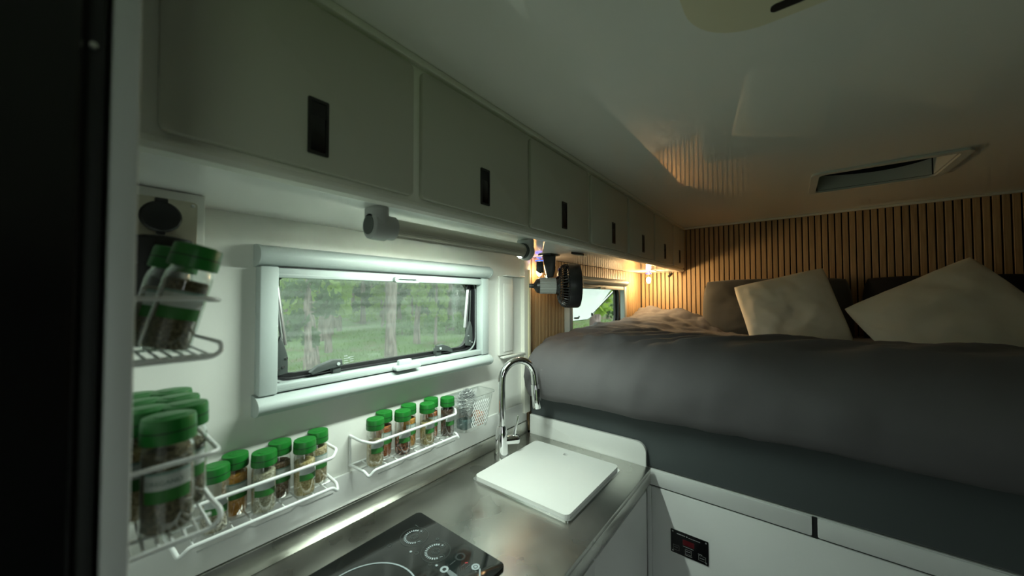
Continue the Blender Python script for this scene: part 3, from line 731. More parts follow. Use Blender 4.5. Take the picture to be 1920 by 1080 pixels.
def scourer(c, rad, loops, m, name, label):
    pts = []; N = loops*26
    for i in range(N):
        a = 2*math.pi*i/26; th = math.pi*(i/N); w = i*.37
        base = Vector((math.sin(th)*math.cos(w), math.sin(th)*math.sin(w)*.62, math.cos(th)*1.15))*rad*(.78+.2*math.sin(i*1.7))
        pts.append(Vector(c)+base+Vector((math.cos(a), math.sin(a), math.sin(a*1.3)))*.0045)
    g = g_tube(pts, .0007, 4); o = obj(name, *g, m); return setp(o, label, 'scourer')
scourer((.785, .806, 1.116), .036, 150, mat('steel_wool', (.42, .44, .44), .55, metal=.5), 'steel_scourer', 'curly grey steel wool scourer sticking out of the clear basket')
b = setp(box('sponge', .815, .850, .788, .832, 1.035, 1.075, orange_sponge, bev=.006), 'small orange sponge at the bottom of the clear basket', 'sponge')
b = setp(box('sponge', .760, .808, .792, .830, 1.035, 1.066, teal_sponge, bev=.006), 'dark teal sponge under the steel scourer in the clear basket', 'sponge')

# ------------------------------------------------------------------ LED light bar under the cabinets
LY, LZ, LX0, LX1 = .605, 1.583, .352, .822
t = thing('led_light_bar', ((LX0+LX1)/2, LY, ZU), 'ribbed aluminium light bar with grey elbow ends under the overhead cabinets', 'light')
prof = []
for k in range(120):
    a = R(k*3); rr = .0195
    if k*3 in (195, 198, 207, 210, 219, 222, 231, 234, 243, 246): rr = .0172          # grooves on the lower room side
    prof.append((LY+rr*math.cos(a), LZ+rr*math.sin(a)))
# flat cut facing the counter and the wall
nrm = Vector((0, math.sin(R(14)), -math.cos(R(14))))
def cut(p):
    q = Vector((0, p[0]-LY, p[1]-LZ)); e = q.dot(nrm)
    if e > .0110: q -= nrm*(e-.0110)
    return (LY+q.y, LZ+q.z)
prism('tube', [cut(p) for p in prof], 'x', LX0+.034, LX1-.014, alu, t)
side = Vector((0, nrm.z, -nrm.y)).normalized()*-1
c0 = Vector((0, LY, LZ))+nrm*.0113
for sg in (-1, 1):
    q0 = Vector((0, LY, LZ))+side*(sg*.0125)
    P4 = [q0+nrm*.009-side*.0022, q0+nrm*.009+side*.0022, q0+nrm*.0158+side*.0016, q0+nrm*.0158-side*.0016]
    prism('lens_lip', [(p.y, p.z) for p in P4], 'x', LX0+.034, LX1-.014, alu, t)
x_a, x_b, s2 = Vector((LX0+.040, c0.y, c0.z)), Vector((LX1-.024, c0.y, c0.z)), side*.0085
g = [([x_a-s2, x_b-s2, x_b+s2, x_a+s2], [[0, 1, 2, 3]])]
lo = obj('led_lens', *join(*g), led_emit, t, smooth=False)
# face outwards
me = lo.data
for p in me.polygons:
    if p.normal.dot(nrm) < 0: p.flip()
me.update()
def elbow(xa, xb, wide):
    g1 = g_prism(rrect(xa, xb, LY-.026, LY+.026, .015 if wide else .006), 'z', LZ, ZU-.0003, .0015)
    g2 = g_lathe([(0, 0), (.021, 0), (.025, .003), (.026, .008), (.026, xb-xa), (0, xb-xa)], 30, axis_mtx((xa, LY, LZ), (1, 0, 0)))
    return obj('elbow', *join(g1, g2), grey_plastic, t)
e = elbow(LX0-.014, LX0+.018, True)
lathe('collar', [(.0165, 0), (.0228, 0), (.0228, .022), (.0165, .022)], grey_plastic, e, 24, axis_mtx((LX0+.014, LY, LZ), (1, 0, 0)))
lathe('recess', [(.0175, 0), (.0175, .0012), (.013, .0004), (0, .0004)], dark_grey_plastic, e, 24, axis_mtx((LX0-.0138, LY, LZ), (-1, 0, 0)))
e = elbow(LX1-.006, LX1+.014, False)
lathe('collar', [(.0165, 0), (.0222, 0), (.0222, .012), (.0165, .012)], dark_grey_plastic, e, 24, axis_mtx((LX1-.016, LY, LZ), (1, 0, 0)))
lathe('lens_end', [(0, .0), (.0075, .0), (.0065, .004), (0, .0055)], bare_white, e, 16, axis_mtx(Vector((LX1-.020, LY-.002, LZ-.0185)), (0, 0, -1)))

# ------------------------------------------------------------------ reading lamps (warm bulb, blue ring)
def reading_lamp(x, y, label, k):
    t = thing('reading_lamp', (x, y, ZU), label, 'lamp', 'small warm reading lamps above the bed')
    M0 = axis_mtx((x, y, ZU-.0005), (0, 0, -1))
    lathe('mount', [(0, 0), (.016, 0), (.016, .004), (.006, .007), (0, .007)], chrome, t, 20, M0)
    lathe('stem', [(.003, .006), (.003, .040), (0, .040)], silver, t, 12, M0)
    lathe('blue_ring', [(.004, .014), (.0165, .0145), (.017, .016), (.0165, .018), (.004, .0185)], blue_emit, t, 20, M0)
    lathe('shade', [(.0165, .0185), (.014, .021), (.004, .022)], black_plastic, t, 20, M0)
    lathe('bulb', [(0, .040), (.006, .042), (.011, .050), (.0125, .062), (.010, .074), (.005, .080), (0, .081)], warm_emit[k], t, 18, M0)
reading_lamp(2.36, .725, 'small lit reading lamp with blue ring by the slatted headboard corner', 0)
reading_lamp(1.215, .818, 'small lit reading lamp behind the clip fan', 1)

# cable and clips on the cabinet underside
t = thing('cable_clip', (1.195, .625, ZU), 'small black clip on cabinet underside right of the fan', 'clip')
prism('clip', [(1.150, .632), (1.20, .640), (1.235, .634), (1.235, .622), (1.20, .618)], 'z', ZU-.009, ZU-.0005, black_plastic, t, bev=.001)
tube('lead', [(1.23, .63, ZU-.004), (1.26, .626, ZU-.0035), (1.30, .65, ZU-.003)], .002, plastic_grey, t, n=6)
t = thing('reading_spot', (2.46, .63, ZU), 'small black swivel spotlight on a lead beneath the last overhead cabinet', 'spotlight')
tube('lead', [(2.20, .66, ZU-.003), (2.30, .65, ZU-.008), (2.42, .64, ZU-.005), (2.50, .62, ZU-.003)], .0025, plastic_grey, t, n=6, rc=.02)
lathe('head', [(0, 0), (.008, 0), (.009, .004), (.009, .036), (.007, .040), (0, .040)], black_plastic, t, 14, axis_mtx((2.52, .622, ZU-.012), (-.62, .2, -.42)))
tube('bracket', [(2.515, .624, ZU-.0005), (2.515, .624, ZU-.015)], .003, black_plastic, t, n=8)

# ------------------------------------------------------------------ clip fan
A = Vector((.62, -.78, 0)).normalized(); C0 = Vector((1.162, .742, 1.493)); S = Vector((-A.y, A.x, 0))
t = thing('clip_fan', (1.171, .741, ZU), 'black round fan with ribbed grey motor hanging below the overhead cabinets', 'fan')
def fm(s): return axis_mtx(C0+A*s, A)
bk = box('mount_plate', 1.135, 1.205, .712, .770, ZU-.006, ZU-.0005, black_plastic, t, bev=.0015)
MB = Matrix.Translation((C0.x, C0.y, 0)) @ Matrix.Rotation(math.atan2(A.y, A.x), 4, 'Z')
obj('bracket', *xf(g_prism([(-.022, ZU-.005), (.030, ZU-.005), (.028, 1.555), (.020, 1.526), (-.004, 1.526), (-.012, 1.560)], 'y', -.014, .014, .003), MB), black_plastic, t)
obj('clamp_arm', *xf(g_prism([(-.045, 1.588), (-.020, 1.588), (-.016, 1.545), (-.030, 1.540), (-.046, 1.552)], 'y', -.011, .011, .003), MB), black_plastic, t)
pr = [(-.034, .0), (-.034, .0305)]
mprof = []
for k in range(36):
    a = R(k*10); rr = .0315 if k % 2 else .0290; mprof.append((rr*math.cos(a), rr*math.sin(a)))
obj('motor', *xf(g_prism(mprof, 'z', -.033, .030), fm(0)), mat('fan_motor_grey', (.34, .35, .33), .4), t)
k = lathe('rear_cone', [(0, -.066), (.009, -.066), (.0095, -.056), (.013, -.054), (.0275, -.044), (.0305, -.033), (0, -.033)], black_plastic, t, 26, fm(0))
lathe('knob', [(0, -.074), (.0075, -.074), (.0085, -.066), (0, -.066)], dark_grey_plastic, k, 16, fm(0))
tube('pivot', [C0+Vector((0, 0, .029))-A*.004, C0+Vector((0, 0, .040))-A*.004], .010, chrome, t, n=14)
lathe('rear_hub', [(0, .030), (.033, .030), (.040, .038), (.042, .044), (0, .044)], black_gloss, t, 28, fm(0))
lathe('rim', [(.080, .072), (.0862, .074), (.0870, .080), (.0868, .114), (.0840, .120), (.0800, .121), (.0795, .118), (.0820, .112), (.0820, .078), (.080, .076)], black_plastic, t, 48, fm(0))
rb = []
for q in range(46):
    a = 2*math.pi*q/46; pts = []
    for (r_, s_) in ((.040, .041), (.055, .041), (.070, .046), (.080, .056), (.0845, .068), (.0845, .078)):
        pts.append(C0+A*s_+(S*math.cos(a+(.084-r_)*2)+Vector((0, 0, 1))*math.sin(a+(.084-r_)*2))*r_)
    rb.append(g_tube(pts, .0016, 5))
for (r_, s_) in ((.055, .041), (.072, .047), (.0845, .070)):
    rb.append(g_tube([C0+A*s_+(S*math.cos(2*math.pi*q/40)+Vector((0, 0, 1))*math.sin(2*math.pi*q/40))*r_ for q in range(40)], .0014, 5, cyclic=True))
setp(obj('rear_grille', *join(*rb), black_plastic, t), kind='stuff')
rb = []
for r_ in (.026, .038, .050, .062, .073):
    rb.append(g_tube([C0+A*.118+(S*math.cos(2*math.pi*q/36)+Vector((0, 0, 1))*math.sin(2*math.pi*q/36))*r_ for q in range(36)], .0013, 5, cyclic=True))
for q in range(10):
    a = 2*math.pi*q/10; dv = S*math.cos(a)+Vector((0, 0, 1))*math.sin(a); rb.append(g_tube([C0+A*.118+dv*.02, C0+A*.118+dv*.082], .0014, 5))
rb.append(g_lathe([(0, .114), (.020, .114), (.020, .120), (0, .121)], 24, fm(0)))
setp(obj('front_grille', *join(*rb), black_plastic, t), kind='stuff')
for q in range(4):
    a0 = 2*math.pi*q/4; V = []
    for i in range(6):
        r_ = .016+.058*i/5
        for j in range(4):
            a = a0+(-.35+.7*j/3)*(.6+.6*i/5); s_ = .080+.018*(j/3)
            V.append(C0+A*s_+(S*math.cos(a)+Vector((0, 0, 1))*math.sin(a))*r_)
    F = [[i*4+j, i*4+j+1, (i+1)*4+j+1, (i+1)*4+j] for i in range(5) for j in range(3)]
    obj('blade', V, F, dark_grey_plastic, t)

# ------------------------------------------------------------------ bed
XF = 1.1745
t = thing('bed_base', (1.85, -.2, 0), 'white bed platform with storage fronts under the dark mattress', 'bed base')
box('body', XF+.016, XB-.003, YR+.002, YW-.004, 0, .876, kitchen_white, t)
box('platform', XF+.006, XB-.003, YR+.002, YW-.004, .876, .8925, kitchen_white, t)
prism('upper_front', rrect(-.034, .3705, .8435, .8915, .004), 'x', XF, XF+.016, bed_white, t, bev=.001)
prism('upper_front', rrect(YR+.004, -.0450, .8435, .8915, .004), 'x', XF, XF+.016, bed_white, t, bev=.001)
box('lower_front', XF, XF+.016, YR+.004, .360, .05, .8384, bed_white, t, bev=.0015)
box('lower_filler', XF+.001, XF+.016, .3605, .3745, .05, .8384, bed_white, t, bev=.0008)
box('gap_shade_strip', XF+.004, XF+.0158, -.0447, -.0343, .80, .8915, black_rubber, t)  # black strip standing in for the shade in the upright gap
box('shadow_gap', XF+.006, XF+.0155, YR+.006, .370, .8386, .8432, black_rubber, t)  # black strip painting in the shade between upper and lower fronts
# battery monitor
t = thing('monitor_panel', (XF, .25, .66), 'small black control panel with red display and buttons on the bed base', 'control panel')
x0 = XF
P = lambda u, v, dx: (x0-dx, .3025-u, .660+v)       # u to the right in view, v up
b = prism('plate', rrect(.1990, .3025, .660, .7295, .002, 3), 'x', x0-.0025, x0-.0002, black_gloss, t, bev=.0005)
for u, v in ((.006, .064), (.0975, .064), (.006, .006), (.0975, .006)):
    lathe('screw', [(0, .0012), (.0018, .0010), (.0024, 0)], silver, b, 10, axis_mtx(P(u, v, .0025), (-1, 0, 0)))
obj('display', *g_quad(P(.034, .034, .0026), P(.066, .034, .0026), P(.066, .050, .0026), P(.034, .050, .0026)), red_display, b, smooth=False)
ms = []
def bar(u0, u1, v, w): ms.append(g_quad(P(u0, v-w/2, .0027), P(u1, v-w/2, .0027), P(u1, v+w/2, .0027), P(u0, v+w/2, .0027)))
def dashes(u0, u1, v, w, seed):
    rnd = random.Random(seed); u = u0
    while u < u1: l = .0010+.0012*rnd.random(); bar(u, min(u+l, u1), v, w*(.7+.4*rnd.random())); u += l+.0004
dashes(.018, .041, .0610, .0030, 1); bar(.0445, .0475, .0610, .0035); dashes(.051, .061, .0600, .0018, 2); dashes(.062, .082, .0600, .0018, 3)
dashes(.035, .064, .0300, .0015, 4); dashes(.076, .087, .0250, .0017, 5); dashes(.040, .060, .0065, .0017, 6)
def ring(u0, u1, v0, v1):
    for (a, b_, c, d_) in ((u0, u1, v0, v0+.0006), (u0, u1, v1-.0006, v1), (u0, u0+.0006, v0, v1), (u1-.0006, u1, v0, v1)):
        ms.append(g_quad(P(a, c, .0027), P(b_, c, .0027), P(b_, d_, .0027), P(a, d_, .0027)))
ring(.007, .024, .010, .025); dashes(.010, .020, .0180, .0018, 7)
ring(.041, .058, .010, .024); dashes(.044, .055, .0180, .0018, 8)
ring(.077, .096, .008, .022); dashes(.080, .093, .0150, .0018, 9)
setp(obj('panel_print', *join(*ms), print_white, b, smooth=False), kind='stuff')

# mattress
MY0, MY1 = YR+.01, YW-.012
def mattress_geo():
    bm = bmesh.new(); nx, ny = 2, 40; V = []; 
    prof = [(1.186, .8935), (1.179, .900), (1.1765, .93), (1.1745, 1.00), (1.174, 1.06), (1.177, 1.10), (1.190, 1.14), (1.23, 1.155), (2.54, 1.155), (2.565, 1.13), (2.565, .8935)]
    return g_prism([(a, b) for a, b in prof], 'y', MY0, MY1, .01, 2)
setp(obj('mattress', *mattress_geo(), sheet_m), 'thick mattress in a dark slate fitted sheet on the white bed base', 'mattress')

def fbm(x, y, z=0): return noise.noise((x, y, z))+.5*noise.noise((2.1*x, 2.1*y, z+7))+.25*noise.noise((4.3*x, 4.3*y, z+13))
def smooth(a, b, x): t_ = max(0, min(1, (x-a)/(b-a))); return t_*t_*(3-2*t_)
FOLDS = [(.74, .45, .014, .018), (.66, .65, .016, .022), (.56, .85, .018, .026), (.45, .75, .013, .020), (.33, 1.0, .017, .030), (.12, 1.1, .010, .040), (-.15, .9, .011, .045), (-.5, .7, .010, .05)]
def duvet_geo():
    ny, V, F = 190, [], []
    prof = [(1.172, 1.100), (1.140, 1.082), (1.112, 1.080), (1.094, 1.088), (1.079, 1.112), (1.069, 1.145), (1.067, 1.175), (1.076, 1.205), (1.095, 1.232), (1.125, 1.254), (1.165, 1.270), (1.21, 1.280)]
    xs = [1.255+i*(2.545-1.255)/95 for i in range(96)]
    m = len(prof)+len(xs)
    for j in range(ny+1):
        v = j/ny; y = (YW-.012)+( (YR+.012)-(YW-.012))*v
        left = smooth(.25, .62, y)                      # towards the window wall
        edge = smooth(YW-.012, YW-.075, y)              # rounded end at the wall
        rise = .020*(1-left)*smooth(.5, -.5, y)-.022*left
        for i in range(m):
            if i < len(prof):
                x, z = prof[i]; w = i/len(prof)
                hemw = (.010*fbm(y*3.2, 1.7)+.004*fbm(y*9, 4.1))*(1-w)
                x += .018+.014*fbm(y*2.3, w*1.2, 3)*math.sin(math.pi*min(1, w*1.1))+.008*fbm(y*7+w*4, w*3-y*2, 5)
                for (yo, k_, am, wd) in FOLDS:
                    dd = (y-yo-.10*(1-w))/wd; x -= .45*am*math.exp(-dd*dd)*smooth(.1, .8, w)*(1-smooth(.9, 1, w)); z += .5*am*math.exp(-dd*dd)*smooth(.6, 1, w)
                z += hemw + rise*w + .004*fbm(y*6, w*4, 9)*w - .004*(1-w)*(y-.2)
                x += .05*(1-edge)
                z = 1.155+(z-1.155)*(.55+.45*edge) if z > 1.155 else z
            else:
                x = xs[i-len(prof)]; f = (x-1.255)/(2.545-1.255)
                back = smooth(.55, 1.0, f)
                zr = 1.288+rise-.075*smooth(.10, .55, f)                       # right: falls away behind the front roll
                zl = 1.268+.020*smooth(.05, .35, f)+.020*smooth(.5, .95, f)     # left: stays puffed up to the wall
                zz = zr*(1-left)+zl*left
                # long soft wrinkles running across the bed
                q = y*.9+x*.55
                wr = .0026*fbm(x*24+y*9, y*15-x*5, 33)+.0095*fbm(q*5.5, (x*.8-y*.5)*1.6, 2)+.0045*fbm((x-1)*13+y*2.2, y*2.4, 4)
                zz += wr*(1+1.0*left)
                for (yo, k_, am, wd) in FOLDS:
                    yl = yo-k_*(x-1.2); dd = (y-yl)/wd; zz += am*math.exp(-dd*dd)*(1-smooth(.25, .75, f))
                # rumpled fold heap at the back left
                hp = smooth(.48, .80, f)*smooth(.10, .42, y)
                zz += hp*(.020*abs(fbm(y*7.0+x*3, x*5.0, 11))+.012*fbm(y*13+x*6, x*8, 15)+.014)
                hb = smooth(.80, .93, f)*smooth(.12, .40, y)
                zz += hb*(.030+.016*fbm(y*11, x*6, 21))
                zz -= .11*smooth(.965, 1.0, f)
                zz = 1.155+(zz-1.155)*(.70+.30*smooth(YW-.012, YW-.05, y))
                z = zz
            yy = y
            V.append((x, yy, max(z, 1.158) if i >= 9 else z))
    for j in range(ny):
        for i in range(m-1):
            a = j*m+i; F.append([a, a+1, a+m+1, a+m])
    return V, F
v, f = duvet_geo()
du = setp(obj('duvet', v, f, duvet_m, angle=180), 'crumpled grey duvet spread over the mattress', 'duvet')
md = du.modifiers.new('thickness', 'SOLIDIFY'); md.thickness = .012; md.offset = -1

def pillow(name, w, h, th, m, centre, rx, ry, rz, label, seed, sag=.12):
    """local: x width, y height, z thickness"""
    N = 44; V = []; F = []; rnd = Vector((seed*3.1, seed*1.7, 0))
    for side in (1, -1):
        for i in range(N+1):
            for j in range(N+1):
                a = -1+2*i/N; b = -1+2*j/N
                px = a*w/2*(1-sag*.5*(1-b*b)*abs(a)**3*.6); py = b*h/2*(1-sag*.5*(1-a*a)*abs(b)**3*.6)
                cr = 1-.10*(abs(a*b))**2.5; px *= cr; py *= cr
                tt = max(0, (1-abs(a)**2.6))**.55*max(0, (1-abs(b)**2.6))**.55
                edge = min(1-abs(a), 1-abs(b))
                wr = fbm(a*2.2+rnd.x, b*2.2+rnd.y, side*3)*.045+fbm((a+b*.6)*3.6+rnd.x, (b-a*.5)*1.2+rnd.y, side)*.026
                z = side*th/2*tt*(1+wr*3) + side*.002
                z += side*wr*.25*th*min(1, edge*5)
                V.append((px, py, z))
    n1 = (N+1)**2
    for i in range(N):
        for j in range(N):
            a = i*(N+1)+j; F.append([a, a+N+1, a+N+2, a+1]); F.append([n1+a, n1+a+1, n1+a+N+2, n1+a+N+1])
    bd = [i*(N+1) for i in range(N+1)]+[N*(N+1)+j for j in range(1, N+1)]+[i*(N+1)+N for i in range(N-1, -1, -1)]+[j for j in range(N-1, 0, -1)]
    for k in range(len(bd)): a, b = bd[k], bd[(k+1) % len(bd)]; F.append([a, b, n1+b, n1+a])
    bm = bmesh.new(); vs = [bm.verts.new(v_) for v_ in V]
    for q in F: bm.faces.new([vs[i] for i in q])
    bmesh.ops.recalc_face_normals(bm, faces=bm.faces[:])
    V, F = bm_out(bm)
    # upright pillow: local y -> up, local x -> -Y (to the right in view), local z -> towards -X
    base = Matrix(((0, 0, -1, 0), (-1, 0, 0, 0), (0, 1, 0, 0), (0, 0, 0, 1)))
    M_ = Matrix.Translation(centre) @ Matrix.Rotation(rz, 4, 'Z') @ Matrix.Rotation(ry, 4, 'Y') @ Matrix.Rotation(rx, 4, 'X') @ base
    o = obj(name, [M_ @ Vector(v_) for v_ in V], F, m, angle=180)
    return setp(o, label, 'pillow')
pillow('pillow', .70, .42, .13, pillow_dark, (2.445, .085, 1.352), 0, R(12), R(2), 'dark grey pillow leaning on the slatted headboard wall', 1)
pillow('pillow', .74, .42, .13, pillow_black, (2.455, -.64, 1.345), R(1), R(11), 0, 'black pillow upright behind the right cream pillow', 2)
pillow('pillow', .42, .40, .14, pillow_cream, (2.225, .005, 1.372), R(-14), R(14), R(6), 'left cream square pillow tilted against the dark grey pillow', 3, sag=.3)
pillow('pillow', .50, .44, .15, pillow_cream, (2.185, -.492, 1.345), R(-32), R(24), R(-3), 'right cream square pillow standing on a corner before the black pillow', 4, sag=.3)

# ------------------------------------------------------------------ ceiling fittings
t = thing('roof_hatch', ((HX0+HX1)/2, (HY0+HY1)/2, ZC), 'recessed white roof hatch in ceiling above the pillows', 'roof hatch')
frame('flange', rrect(HX0-.022, HX1+.022, HY0-.022, HY1+.022, .03), rrect(HX0+.002, HX1-.002, HY0+.002, HY1-.002, .02), 'z', ZC-.008, ZC-.0003, hatch_white, t)
frame('shaft', rrect(HX0-.004, HX1+.004, HY0-.004, HY1+.004, .02), rrect(HX0+.002, HX1-.002, HY0+.002, HY1-.002, .018), 'z', ZC, ZC+.115, lid_dark, t)
box('lid', HX0-.004, HX1+.004, HY0-.004, HY1+.004, ZC+.116, ZC+.13, lid_dark, t)
V = []; F = []
for i in range(25):
    q = i/24; y = HY0+.004+(HY1-HY0-.008)*q
    zt = ZC+.066-.020*math.sin(math.pi*q**.8)
    V += [(HX1-.006, y, ZC+.001), (HX1-.006, y, zt), (HX1-.003, y, zt), (HX1-.003, y, ZC+.001)]
for i in range(24):
    for j in range(4): F.append([i*4+j, i*4+(j+1) % 4, i*4+4+(j+1) % 4, i*4+4+j])
F += [[0, 1, 2, 3], [96, 97, 98, 99]]
obj('blind', V, F, hatch_white, t)
box('shaft_side', HX0+.004, HX1-.006, HY0+.002, HY0+.006, ZC+.001, ZC+.070, hatch_white, t)
t = thing('roof_fan', (.50, -.08, ZC), 'cream rounded roof fan trim on the ceiling at the top edge', 'roof fan')
frame('trim_plate', rrect(.300, .706, -.285, .121, .105, 10), rrect(.345, .661, -.240, .030, .06, 10), 'z', ZC-.016, ZC-.0005, cream_plastic, t)
frame('trim_edge', rrect(.297, .709, -.288, .124, .107, 10), rrect(.300, .706, -.285, .121, .105, 10), 'z', ZC-.012, ZC-.0005, cream_plastic, t)
box('intake', .345, .661, -.240, .030, ZC-.006, ZC-.0008, lid_dark, t)
s = prism('slot', rrect(.664, .682, -.20, .016, .008), 'z', ZC-.0175, ZC-.0155, black_plastic, t)
for k in range(9): box('grille_slat', .35, .656, -.232+.029*k, -.222+.029*k, ZC-.013, ZC-.007, cream_plastic, t, bev=.001)

# ------------------------------------------------------------------ outdoors
GZ = -.90
def ground_mat():
    m = mat('forest_floor', (.09, .13, .05), .95); nt = m.node_tree; b = nt.nodes['Principled BSDF']
    tc = nt.nodes.new('ShaderNodeTexCoord')
    n = nt.nodes.new('ShaderNodeTexNoise'); n.inputs['Scale'].default_value = .45; n.inputs['Detail'].default_value = 8; n.inputs['Roughness'].default_value = .75
    nt.links.new(tc.outputs['Object'], n.inputs['Vector'])
    rp = nt.nodes.new('ShaderNodeValToRGB'); e = rp.color_ramp.elements
    e[0].position = .36; e[0].color = (.16, .12, .085, 1); e[1].position = .62; e[1].color = (.13, .20, .07, 1)
    x = e.new(.48); x.color = (.09, .15, .05, 1)
    nt.links.new(n.outputs['Fac'], rp.inputs['Fac']); nt.links.new(rp.outputs['Color'], b.inputs['Base Color']); return m
def gz(x, y): return GZ+.22*fbm(x*.12, y*.12)*smooth(2, 12, y)+(7*smooth(36, 62, math.hypot(x, y)) if y > 2 else 0)
V = []; F = []; NG = 110
for i in range(NG+1):
    for j in range(NG+1):
        x = -40+115*i/NG; y = -40+104.2*j/NG; V.append((x, y, gz(x, y)))
for i in range(NG):
    for j in range(NG): a = i*(NG+1)+j; F.append([a, a+NG+1, a+NG+2, a+1])
setp(obj('ground', V, F, ground_mat()), kind='structure')
bark = mat('bark', (.13, .10, .095), .95, tint=(9, 2, (.26, .20, .19), (1, 1, .25)), bump=(14, .8, (1, 1, .25)))
bark_pale = mat('bark_pale', (.15, .115, .11), .95, tint=(9, 2, (.26, .205, .195), (1, 1, .25)))
def leafm(name, c): 
    m = mat(name, c, .6); b = m.node_tree.nodes['Principled BSDF']; b.inputs['Specular IOR Level'].default_value = .2
    nt = m.node_tree; tl = nt.nodes.new('ShaderNodeBsdfTranslucent'); tl.inputs[0].default_value = (c[0]*1.5, c[1]*1.5, c[2], 1)
    mx = nt.nodes.new('ShaderNodeMixShader'); mx.inputs[0].default_value = .45; out = nt.nodes['Material Output']
    nt.links.new(b.outputs[0], mx.inputs[1]); nt.links.new(tl.outputs[0], mx.inputs[2]); nt.links.new(mx.outputs[0], out.inputs[0]); return m
LEAF = [leafm('leaf_light', (.20, .30, .075)), leafm('leaf_mid', (.11, .20, .065)), leafm('leaf_dark', (.065, .115, .055))]
def leaf_blob(rnd, clumps, per, size, V, F):
    for (c, rad) in clumps:
        for _ in range(per):
            d = Vector((rnd.gauss(0, 1), rnd.gauss(0, 1), rnd.gauss(0, .8))); d = d/max(.3, d.length)*rad*rnd.random()**.4
            p = c+d; a = Vector((rnd.gauss(0, 1), rnd.gauss(0, 1), rnd.gauss(0, .6))).normalized(); b = a.orthogonal().normalized()
            b = Matrix.Rotation(rnd.random()*6.28, 3, a) @ b; s = size*(.6+.8*rnd.random()); c2 = a.cross(b)
            n = len(V); V += [p-b*s, p+c2*s*.5, p+b*s, p-c2*s*.5]; F.append([n, n+1, n+2, n+3])
TREE = []
def tree_proto(v):
    rnd = random.Random(40+v); H = 9+2*rnd.random()
    pts = []; x = y = 0
    for k in range(9):
        pts.append((x, y, -.3+H*k/8)); x += rnd.gauss(0, .05); y += rnd.gauss(0, .05)
    g = [g_tube(pts, [.17*(1-.09*k)*(1.35 if k == 0 else 1) for k in range(9)], 10)]
    V, F = [], []; clumps = []
    lo = (2.2, 3.4, 1.2, 1.6)[v]
    for k in range(26):
        h = lo+(H-lo)*(k/25); rad = (1.9-1.2*k/25)*(.40 if v < 2 else .50); a = rnd.random()*6.28
        tipp = Vector((math.cos(a)*rad*(.6+.6*rnd.random()), math.sin(a)*rad*(.6+.6*rnd.random()), h-.15))
        g.append(g_tube([(0, 0, h-.2), tipp], [.03, .010], 5)); clumps.append((tipp, .42)); clumps.append((tipp*.55+Vector((0, 0, h*.45)), .36))
    leaf_blob(rnd, clumps, 46, .13 if v < 2 else .16, V, F)
    tg_, tf_ = join(*g)
    t = thing('forest_tree', (0, 0, 0), 'x', 'tree')
    obj('trunk', tg_, tf_, bark if v % 2 == 0 else bark_pale, t); obj('foliage', V, F, LEAF[v % 3], t, smooth=False)
    return t
protos = [tree_proto(v) for v in range(4)]; used = [False]*4
index_children()
def place_tree(v, x, y, s, rz, lean, label, group, sr=1.0):
    if not used[v]: o = protos[v]; used[v] = True
    else: o = copy_tree(protos[v])
    o.location = (x, y, gz(x, y)); o.scale = (s*sr, s*sr, s); o.rotation_euler = (lean[0], lean[1], rz); o['label'] = label; o['group'] = group
FG = 'trees of the forest outside'
place_tree(1, 7.78, 12.2, 1.15, 0, (0, R(-.4)), 'thick straight pale trunk near the middle of the long window', FG, 1.05)
place_tree(0, 5.30, 13.0, 1.1, 2, (R(2), R(7)), 'leaning trunk left of the middle in the long window view', FG, .85)
place_tree(2, 4.55, 11.6, .85, 1, (0, 0), 'yellow-green leafy tree at the left edge of the long window view', FG, .8)
place_tree(0, 11.2, 15.2, 1.1, 4, (0, R(-1)), 'dark trunk right of the thick pale trunk in the long window view', FG, .85)
place_tree(3, 11.6, 14.2, 1.0, 5, (0, R(2)), 'slender trunk near the right end of the long window view', FG, .45)
place_tree(3, 18.6, 8.7, 1.2, 3, (0, R(-2)), 'thick pale trunk seen through the small bed window', FG, 1.6)
rnd = random.Random(3)
pl = [(7.78, 12.2), (5.3, 13), (4.55, 11.6), (11.2, 15.2), (11.6, 14.2), (18.6, 8.7)]
n = 0
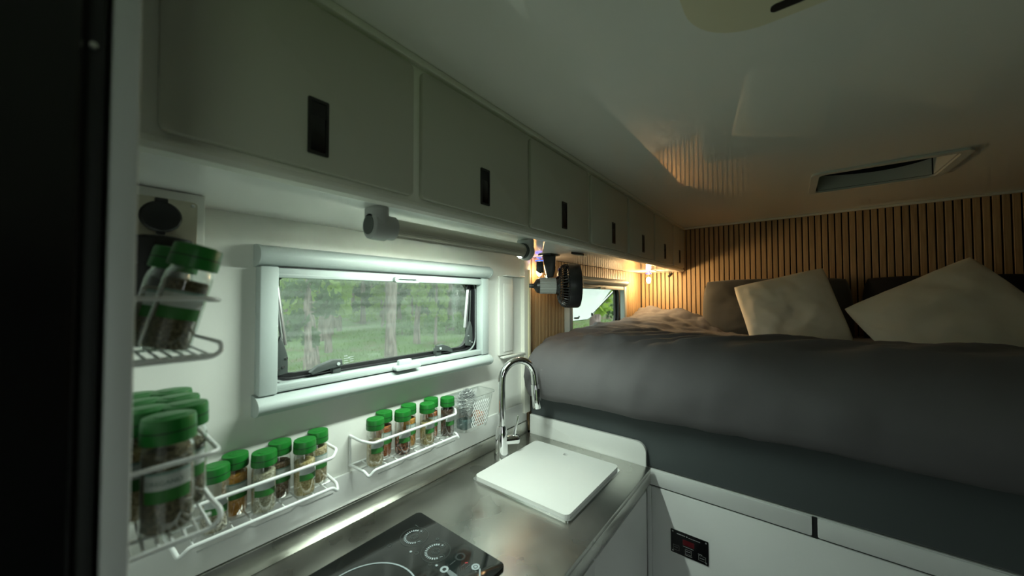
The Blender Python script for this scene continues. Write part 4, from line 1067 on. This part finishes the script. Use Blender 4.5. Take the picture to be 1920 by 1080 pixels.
while n < 150:
    x = rnd.uniform(-2, 62); y = rnd.uniform(14, 56) if x < 24 else rnd.uniform(9, 40)
    if any((x-a)**2+(y-b)**2 < 8.4 for a, b in pl): continue
    pl.append((x, y)); n += 1
    place_tree(rnd.randrange(4), x, y, rnd.uniform(.9, 1.35), rnd.random()*6.28, (R(rnd.gauss(0, 1.5)), R(rnd.gauss(0, 1.5))), 'one of many hazy trees deep in the forest outside the windows', FG, rnd.uniform(.6, 1.0))
# low bushes
bp = []
for v in range(2):
    r2 = random.Random(90+v); V, F = [], []
    leaf_blob(r2, [(Vector((r2.gauss(0, .45), r2.gauss(0, .45), .25+.5*r2.random())), .42) for _ in range(12)], 60, .09, V, F)
    t = thing('forest_bush', (0, 0, 0), 'x', 'bush'); obj('foliage', V, F, LEAF[v], t, smooth=False)
    obj('stem', *g_tube([(0, 0, -.2), (0, 0, .5)], .03, 6), bark, t); bp.append(t)
index_children(); ub = [False, False]
for k in range(44):
    v = k % 2
    while True:
        x = rnd.uniform(2, 50); y = rnd.uniform(15, 42)
        if all((x-a)**2+(y-b)**2 > 5.2 for a, b in pl): break
    pl.append((x, y))
    if ub[v]: o = copy_tree(bp[v])
    else: o = bp[v]; ub[v] = True
    s = rnd.uniform(.7, 1.3); o.location = (x, y, gz(x, y)-.05); o.scale = (s, s, s*rnd.uniform(.8, 1.3)); o.rotation_euler = (0, 0, rnd.random()*6.28)
    o['label'] = 'one of the low green bushes between the forest trunks'; o['group'] = 'bushes under the forest trees'
V, F = [], []
for k in range(16000):
    y = 5+26*rnd.random()**1.4; x = rnd.uniform(.2, 2.4)*y; z = gz(x, y); h = rnd.uniform(.06, .22); a = rnd.random()*6.28; w = .02
    n = len(V); V += [(x-w*math.cos(a), y-w*math.sin(a), z-.02), (x+w*math.cos(a), y+w*math.sin(a), z-.02), (x+rnd.gauss(0, .06), y+rnd.gauss(0, .06), z+h)]; F.append([n, n+1, n+2])
setp(obj('forest_grass', V, F, leafm('grass_blade', (.14, .22, .07)), smooth=False), 'grass and undergrowth on the forest floor outside', 'grass', kind='stuff')
